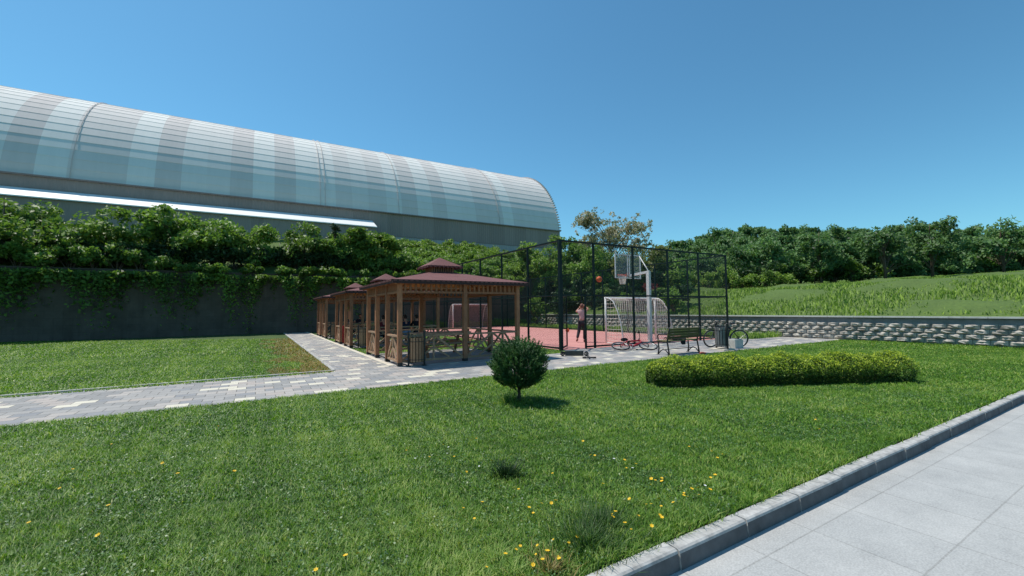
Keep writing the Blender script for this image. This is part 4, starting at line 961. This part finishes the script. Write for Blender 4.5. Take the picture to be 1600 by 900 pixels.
# ---- flowers
YF=[(0.8,4.29),(0.76,4.76),(1.04,4.15),(1.08,4.09),(1.12,4.03),(1.03,4.0),(1.17,3.69),(1.25,3.71),(1.25,3.63),(1.12,3.61),(1.19,3.68),(0.92,3.48),(0.9,3.32),(1.0,3.36),(0.98,3.23),(1.01,3.23),(1.1,3.28),(1.08,3.2),(1.2,3.25),(1.34,3.44),(1.39,3.47),(1.47,3.47),(1.44,3.4),(1.53,3.45),(1.33,3.35),(1.28,3.34),(1.68,3.74),(1.72,3.72),(2.08,4.32),(1.94,4.16),(1.98,4.39),(1.83,4.51),(0.7,3.13),(0.71,3.09),(0.66,3.03),(0.74,2.93),(0.77,2.88),(0.91,2.93),(1.02,3.03),(1.0,3.08),(0.86,3.08),(0.26,2.78),(0.33,2.75),(0.38,2.8),(0.16,2.72),(0.14,2.63),(0.16,2.53),(0.1,2.52),(0.19,2.59),(0.26,2.6),(0.27,2.54),(-0.01,2.66),(-0.06,2.6),(0.03,2.7),(-0.17,2.49),(-0.24,3.27),(-0.2,3.19),(-0.28,3.06),(0.1,3.19),(0.14,3.13),(0.28,3.29),(0.3,3.26),(0.04,3.52),(-0.2,4.14),(-0.44,3.94),(0.73,3.61),(0.35,3.84),(0.18,3.25),(0.83,4.31),(0.78,4.26),(-1.11,2.47),(-0.99,2.59),(-0.93,2.62),(-0.77,4.71),(-1.12,4.51),(-0.85,4.32),(-0.41,4.87),(-0.59,4.3),(-0.38,3.21)]
WF=[(1.05,3.88),(1.53,3.53),(0.95,4.13),(-0.31,4.04),(-0.67,4.58),(-0.96,4.23),(-0.66,4.37),(-0.31,4.06),(-0.58,4.93),(0.3,6.23),(0.19,6.48)]
def flower_mesh(petals, r, mat):
    mb = MB(); hz_ = .055
    mb.mi = 1; mb.tube([(0, 0, 0), (.004, 0, hz_*.6), (0, 0, hz_)], .0013, 4, False); mb.mi = 0
    for k in range(petals):
        a_ = 2*PI*k/petals; d = Vector((math.cos(a_), math.sin(a_), 0)); s_ = Vector((-d.y, d.x, 0)); c = Vector((0, 0, hz_))
        mb.add([c, c+d*r*.6+s_*r*.38+Vector((0, 0, r*.25)), c+d*r+Vector((0, 0, r*.38)), c+d*r*.6-s_*r*.38+Vector((0, 0, r*.25))], [(0, 1, 2, 3)])
    mb.ball((0, 0, hz_+r*.12), (r*.28, r*.28, r*.2), (8, 5))
    o = mb.build('yellow_flower' if mat == 'petal' else 'white_flower', [M[mat], M['stem']]); me = o.data; bpy.data.objects.remove(o); return me
ym = flower_mesh(6, .0155, 'petal'); wm = flower_mesh(9, .011, 'petal_w')
rnd = random.Random(5)
def put_flower(me, nm, x, y, s, lab, cat, grp):
    a_, b_ = toab(x, y)
    if b_ < KB+.2: b_ = KB+.2; q = AB(a_, b_); x, y = q.x, q.y
    o = bpy.data.objects.new(nm, me); COL.objects.link(o); o.location = (x, y, -.006+rnd.uniform(0, .01)); o.scale = (s,)*3; o.rotation_euler = (rnd.uniform(-.35, .35)-.2, rnd.uniform(-.35, .35), rnd.uniform(0, 6)); tag(o, lab, cat, grp)
for x, y in YF: put_flower(ym, 'yellow_flower', x, y, rnd.uniform(.6, 1.1), 'small yellow buttercup flower standing in the green lawn', 'flower', 'yellow wildflowers in the lawn')
for i in range(26):
    y = rnd.uniform(2.6, 6); x = rnd.choice([-1, 1])*rnd.uniform(.62, 1.15)*y
    if toab(x, y)[1] > KB+.3: put_flower(ym, 'yellow_flower', x, y, rnd.uniform(.8, 1.15), 'small yellow buttercup flower standing in the green lawn', 'flower', 'yellow wildflowers in the lawn')
for x, y in WF: put_flower(wm, 'white_flower', x, y, rnd.uniform(.9, 1.3), 'tiny white daisy standing in the green lawn', 'flower', 'white daisies in the lawn')
# ---- small conifer on the lawn
cf = empty('small_conifer', (.09, 6.98, -.01), 0, 'small round dark green conifer bush on a short trunk in the lawn', 'conifer')
tr = MB().tube([(0, 0, -.03), (.01, .0, .15), (-.01, .01, .4), (0, 0, .85)], [.032, .026, .02, .006], 10)
K = 1900; P = []; D = []
for i in range(K):
    d = G.normal(size=3); d /= np.linalg.norm(d); rr = G.uniform(.35, 1)**.5
    c = np.array([d[0]*.42*rr, d[1]*.42*rr, .585+d[2]*(.41 if d[2] > 0 else .37)*rr]); 
    if c[2] < .20: c[2] = .20+G.uniform(0, .08)
    wob = 1+.16*math.sin(5*math.atan2(d[1], d[0])+3*d[2])+.1*math.sin(9*d[2]+2*d[0]*6); c[:2] *= wob
    ax_ = np.array([d[0]*.75, d[1]*.75, .55+.35*d[2]]); ax_ /= np.linalg.norm(ax_)
    L = G.uniform(.07, .15)*(1.25 if d[2] > .6 else 1)
    if i < 24: tr.tube([(0, 0, max(.15, c[2]-.28)), tuple(c*[.5, .5, 1]-[0, 0, .05]), tuple(c)], [.008, .006, .003], 4, False)
    m = 44; tpos = G.uniform(0, 1, m)[:, None]; pos = c+ax_*L*(tpos-.3)
    P.append(pos); sd = G.normal(size=(m, 3)); sd -= ax_*(sd@ax_)[:, None]; sd /= np.linalg.norm(sd, axis=1, keepdims=True); q = ax_*.8+sd*.75; D.append(q/np.linalg.norm(q, axis=1, keepdims=True))
P = np.vstack(P); D = np.vstack(D); n = len(P); sdv = np.cross(D, G.normal(size=(n, 3))); sdv /= np.linalg.norm(sdv, axis=1, keepdims=True); L = G.uniform(.018, .036, n)[:, None]
V_ = np.stack([P-sdv*.0052, P+sdv*.0052, P+D*L], 1).reshape(-1, 3); F_ = np.arange(n*3).reshape(n, 3)
np_mesh('crown', V_, F_, M['conifer'], cf, np.clip(G.uniform(0, .7, n)+.3*np.sin(P[:, 0]*12)*np.sin(P[:, 2]*14), 0, 1))
tr.build('trunk', M['bark_dark'], cf, True)
# ---- clipped hedge
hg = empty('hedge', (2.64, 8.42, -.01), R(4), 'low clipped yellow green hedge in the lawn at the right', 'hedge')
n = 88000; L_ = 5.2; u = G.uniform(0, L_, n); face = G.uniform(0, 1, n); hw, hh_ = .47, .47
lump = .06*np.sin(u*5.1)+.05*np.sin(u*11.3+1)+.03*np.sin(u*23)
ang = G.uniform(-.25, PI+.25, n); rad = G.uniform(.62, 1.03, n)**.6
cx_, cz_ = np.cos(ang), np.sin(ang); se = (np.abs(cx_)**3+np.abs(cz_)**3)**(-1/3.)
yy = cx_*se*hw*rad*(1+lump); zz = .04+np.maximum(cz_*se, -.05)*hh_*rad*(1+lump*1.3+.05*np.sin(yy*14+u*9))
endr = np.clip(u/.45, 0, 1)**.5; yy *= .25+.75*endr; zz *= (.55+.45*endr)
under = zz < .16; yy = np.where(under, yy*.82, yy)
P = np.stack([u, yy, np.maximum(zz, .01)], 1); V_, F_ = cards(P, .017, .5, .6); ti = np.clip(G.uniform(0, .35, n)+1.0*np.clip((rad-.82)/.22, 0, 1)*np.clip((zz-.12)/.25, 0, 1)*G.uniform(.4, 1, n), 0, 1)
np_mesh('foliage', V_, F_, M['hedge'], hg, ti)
tr = MB()
for i in range(40): x_ = .15+i*.126; tr.tube([(x_, G.uniform(-.15, .15), -.02), (x_+G.uniform(-.05, .05), G.uniform(-.2, .2), .18), (x_+G.uniform(-.1, .1), G.uniform(-.3, .3), .36)], [.012, .008, .004], 4, False)
tr.build('stems', M['bark_dark'], hg)
# ---- trees on the bank at the left, in front of the hall
for i, (x, y, top, bot, r, lab, mt) in enumerate([
 (-16.2, 33.2, 8.6, 4.6, 2.3, 'leafy dark green tree on the bank, under the left end of the white annex roof', 'leaf_mid'),
 (-14.0, 34.3, 8.3, 4.7, 2.0, 'leafy tree on the bank with a thin shoot rising above the white annex roof', 'leaf_mid'),
 (-12.4, 35.2, 8.2, 4.8, 1.7, 'bright green tree on the bank below the right end of the white annex roof', 'leaf_bright'),
 (-11.0, 36.8, 8.4, 4.9, 1.6, 'bright green loose-topped tree on the bank just right of the white annex roof', 'leaf_bright')]):
    t = tree('bank_tree', x, y, top, bot, r, lab, 'tree', M[mt], 'trees on the bank below the hall', K=110, per=75, size=(.13, .10, .15, .11)[i], spread=(.6, .45, .5, .42)[i])
t = tree('sapling', -14.0, 33.6, 8.75, 7.0, .35, 'thin dark sapling sticking up before the white annex roof', 'tree', M['leaf_dark'], K=12, per=45, size=.09, spread=.22, nlobe=2)
for i, (a_, b_, top, r) in enumerate([(-10.5, 24.6, 8.3, 2.6), (-14, 24.8, 8.8, 2.8), (-18, 25, 8.2, 3.), (-22.5, 24.6, 9., 3.2), (-27.5, 25.2, 8.6, 3.2), (-33, 25, 9.2, 3.4)]):
    q = AB(a_, b_); tree('bank_tree', q.x, q.y, top, 4.5, r, 'leafy tree on the bank at the far left, number %s counting outwards from the gazebos' % ('one', 'two', 'three', 'four', 'five', 'six')[i], 'tree', M['leaf_mid'], 'trees on the bank far left', K=90, per=75, size=.14, spread=.65)
# dark undergrowth on the bank under those trees
for i in range(44):
    a_ = -40+i*1.05+G.uniform(-.3, .3); b_ = 23.6+G.uniform(-.2, .8)
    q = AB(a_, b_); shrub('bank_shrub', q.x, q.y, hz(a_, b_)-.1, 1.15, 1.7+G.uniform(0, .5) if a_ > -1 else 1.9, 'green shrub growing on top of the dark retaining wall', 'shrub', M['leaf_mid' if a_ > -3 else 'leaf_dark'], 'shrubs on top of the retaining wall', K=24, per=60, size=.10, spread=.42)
# ivy hanging over the wall
for i in range(15):
    a_ = -13.0+i*1.75+G.uniform(-.3, .3); q = AB(a_, 22.45)
    shrub('hanging_ivy', q.x, q.y, 4.05, 1.0, .75, 'green ivy hanging down over the top of the dark retaining wall', 'ivy', M['leaf_bright' if i % 3 else 'leaf_mid'], 'ivy along the retaining wall', K=16, per=190 if a_ < -2 else 70, size=.095, spread=.32, droop=(1.5 if a_ < -5 else 1.0) if a_ < -2 else .5)
for i in range(26):
    a_ = -40+i*1.05*1.0; 
    if a_ > -14: break
    q = AB(a_, 22.6); shrub('hanging_ivy', q.x, q.y, 4.05, 1.1, 1.6, 'green ivy hanging down over the top of the dark retaining wall', 'ivy', M['leaf_mid'], 'ivy along the retaining wall', K=18, per=120, size=.11, spread=.4, droop=1.3)
# bright shrubs on the slope up to the hall
for i in range(84):
    a_ = -2+ (i % 14)*1.4+G.uniform(-.5, .5); b_ = 25.0+(i//14)*2.5+G.uniform(-.8, .8)
    q = AB(a_, b_); shrub('slope_shrub', q.x, q.y, hz(a_, b_)-.15, 1.3, 1.2+G.uniform(-.2, .35), 'bright green shrub on the slope between the retaining wall and the hall', 'shrub', M['leaf_bright' if i % 4 else 'leaf_mid'], 'shrubs on the slope below the hall', K=24, per=55, size=.11, spread=.42)
# ---- trees beyond the court
FOREST = [
 ('ivy_covered_tree', 1.75, 41.5, 8.75, 3.2, 1.35, 'bright green topped ivy covered tree at the end of the retaining wall', 'leaf_bright', 100, 75, .12, .5),
 ('bank_tree', 3.6, 40.0, 7.9, 1.4, 1.9, 'pale green tree left of the fence corner post beyond the court', 'leaf_bright', 105, 62, .11, .5),
 ('bank_tree', 5.7, 42.0, 9.4, 2.0, 2.2, 'tall thin-topped green tree beside the end of the hall', 'leaf_mid', 105, 50, .12, .5),
 ('bank_tree', 7.2, 38.0, 7.0, 1.0, 2.2, 'bushy green tree beyond the gate, under the rusty tree', 'leaf_mid', 110, 58, .115, .5),
 ('bank_tree', 10.2, 38.0, 6.8, 1.2, 2.1, 'olive green bushy tree seen behind the backboard', 'leaf_olive', 105, 55, .115, .5),
 ('bank_tree', 13.6, 41.0, 7.8, 1.6, 2.4, 'olive brown tinted tree right of the backboard', 'leaf_olive', 110, 56, .12, .52),
 ('bank_tree', 8.4, 43.0, 8.2, 2.0, 2.6, 'dark green tree at the foot of the rusty tree', 'leaf_mid', 110, 55, .125, .55),
 ('bank_tree', 12.4, 44.0, 8.0, 2.0, 2.4, 'green tree at the foot of the rusty tree, on its right side', 'leaf_mid', 100, 55, .125, .55),
 ('bank_tree', 16.8, 44.0, 7.6, 2.2, 2.5, 'dark green tree right of the hoop pole beyond the side fence', 'leaf_hill', 115, 62, .13, .55),
 ('bank_tree', 19.8, 45.0, 7.8, 2.2, 2.5, 'dark green tree above the park bench beyond the side fence', 'leaf_hill', 115, 62, .13, .55),
 ('bank_tree', 22.9, 45.0, 7.9, 2.2, 2.5, 'dark green tree above the grey litter bin beyond the side fence', 'leaf_hill', 115, 62, .13, .55),
 ('red_leaved_shrub', 11.0, 32.6, 3.4, 1.2, 1.2, 'dark red leaved shrub right of the white goal beyond the wall', 'leaf_red', 40, 42, .085, .34),
 ('red_leaved_shrub', 9.6, 33.4, 2.7, 1.2, .9, 'dark red leaved shrub seen through the white goal net', 'leaf_red', 22, 40, .08, .3)]
for nm, x, y, top, bot, r, lab, mt, K_, per_, sz, sp_ in FOREST:
    tree(nm, x, y, top, bot, r, lab, 'shrub' if 'shrub' in nm else 'tree', M[mt], 'trees and shrubs beyond the court', K=K_, per=per_, size=sz, spread=sp_)
tree('rusty_tree', 10.7, 46.0, 12.4, 4.6, 4.9, 'tall sparse tree with rusty brown young leaves standing above the others', 'tree', M['leaf_rust'], None, K=1150, per=16, size=.115, spread=.31, wispy=1, nlobe=20, spr_r=.42)
for x, y, r, h, lab in ((18.8, 37.6, 1.0, 2.2, 'light green bush on the grassy slope at the right edge'), (14.6, 36.5, .8, 1.2, 'small light green bush low on the grassy slope beside the red shrub'), (17.0, 40.0, .9, 1.6, 'mid green bush in the shade at the top of the grassy slope')):
    shrub('slope_bush', x, y, ground_at(x, y)-.1, r, h, lab, 'shrub', M['leaf_bright'], 'bushes on the grassy slope', K=22, per=60, size=.08, spread=.3)
for i in range(9):
    x = 15.0+i*1.15; y = 38.6+G.uniform(-.8, 1.2); shrub('slope_bush', x, y, ground_at(x, y)-.1, .95, 1.5+G.uniform(-.3, .8), 'fresh green bush along the top of the grassy slope, in front of the dark trees', 'shrub', M['leaf_mid' if i % 2 else 'leaf_bright'], 'bush row at the top of the slope', K=24, per=60, size=.085, spread=.33)
for i in range(19):
    a_ = 14.3+.9*(i % 2)+G.uniform(-.3, .3); b_ = 6.2+i*.86; q = AB(a_, b_)
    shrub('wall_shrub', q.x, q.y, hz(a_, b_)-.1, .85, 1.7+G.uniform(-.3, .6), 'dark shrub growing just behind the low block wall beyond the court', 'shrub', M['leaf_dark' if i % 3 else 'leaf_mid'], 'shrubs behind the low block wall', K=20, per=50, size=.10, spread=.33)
# out to the right, past the court corner
for i in range(12):
    x = 26+i*4.2; y = 44-i*1.9+G.uniform(-1, 1); tree('bank_tree', x, y, ground_at(x, y)+5.6+G.uniform(-.6, .8), ground_at(x, y)+.9, 2.5, 'dark green tree at the top of the grassy slope past the court corner', 'tree', M['leaf_hill'], 'trees on the slope past the court corner', K=75, per=60, size=.15, spread=.6)
# undergrowth row that closes the view between trunks
for i in range(34):
    x = 2.2+i*1.02; y = (39.5+i*.12 if i % 2 else 37.0) + G.uniform(-.7, .9) if x < 14.5 else 41.5+G.uniform(-.7, 1.2)
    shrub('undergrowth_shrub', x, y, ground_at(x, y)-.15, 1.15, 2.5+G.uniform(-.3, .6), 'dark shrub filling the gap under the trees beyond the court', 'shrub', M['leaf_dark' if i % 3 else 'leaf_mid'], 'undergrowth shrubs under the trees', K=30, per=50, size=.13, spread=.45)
# ---- wooded hill far right: a few trees, then copies
protos = []
for k in range(4):
    protos.append(tree('hill_tree', 52+k*5, 100, hz(*toab(52+k*5, 100))+13, hz(*toab(52+k*5, 100))+2, 3.9+.3*k, 'round topped green tree in the wood on the distant hill', 'tree', M['leaf_hill'], 'trees on the distant wooded hill', K=150, per=70, size=.26, spread=.95, nlobe=9))
def hill_top(px): return np.interp(px, [1015, 1030, 1045, 1060, 1085, 1110, 1135, 1180, 1300, 1600], [8., 15.6, 17.4, 17.8, 18.8, 19.6, 20.3, 20.6, 20.6, 19.6])
k = 0
for row, Yd in ((0, 92), (1, 100), (2, 108)):
    px = 1022 if row else 1040
    while px < 1640:
        x = (px-800)/667*Yd; top = float(hill_top(px))*(Yd/100)*(.93 if row == 0 else (1.0 if row == 1 else 1.0))+G.uniform(-.7, .3)
        src = protos[k % 4]; o = src if k < 4 else copy_tree(src)
        o.location = (x, Yd+G.uniform(-2, 2), top-13.1*1.05); o.rotation_euler = (0, 0, G.uniform(0, 6)); s_ = G.uniform(.92, 1.12); o.scale = (s_, s_, 1.05); k += 1
        px += G.uniform(19, 28)
# ---- rough grass on the slope and weeds along the wall and court
def weeds(name, A_, n, h, w_, lab, mat, zf=None):
    a_ = G.uniform(A_[0], A_[1], n); b_ = G.uniform(A_[2], A_[3], n); X = ORG[0]+a_*CT-b_*ST; Y = ORG[1]+a_*ST+b_*CT
    Z = np.array([hz(p, q)-.05 if (p >= 13.2 or q > 22.6) else -.01 for p, q in zip(a_, b_)]); cl = .75+.3*gnoise(a_, b_, 1.3)+.25*gnoise(a_, b_, 4.)
    V_, F_ = blades(np.stack([X, Y, Z], 1), h*G.uniform(.4, 1.2, n)*np.clip(cl, .45, 1.3), w_, .6); tag(np_mesh(name, V_, F_, mat, None, np.repeat(np.clip(G.uniform(0, .7, n)+.3*cl, 0, 1), 3)), lab, 'grass', kind='stuff')
weeds('rough_slope_grass', (13.4, 70, -40, 24), 230000, .30, .06, 'rough pale green grass on the slope above the low block wall', M['leaf_bright'])
weeds('court_side_weeds', (10.3, 12.85, -1, 22), 26000, .34, .03, 'green weeds between the side fence and the low block wall', M['leaf_bright'])
weeds('wall_foot_weeds', (-3, 12.5, 21.25, 22.2), 9000, .75, .05, 'tall green weeds along the foot of the dark retaining wall', M['leaf_bright'])
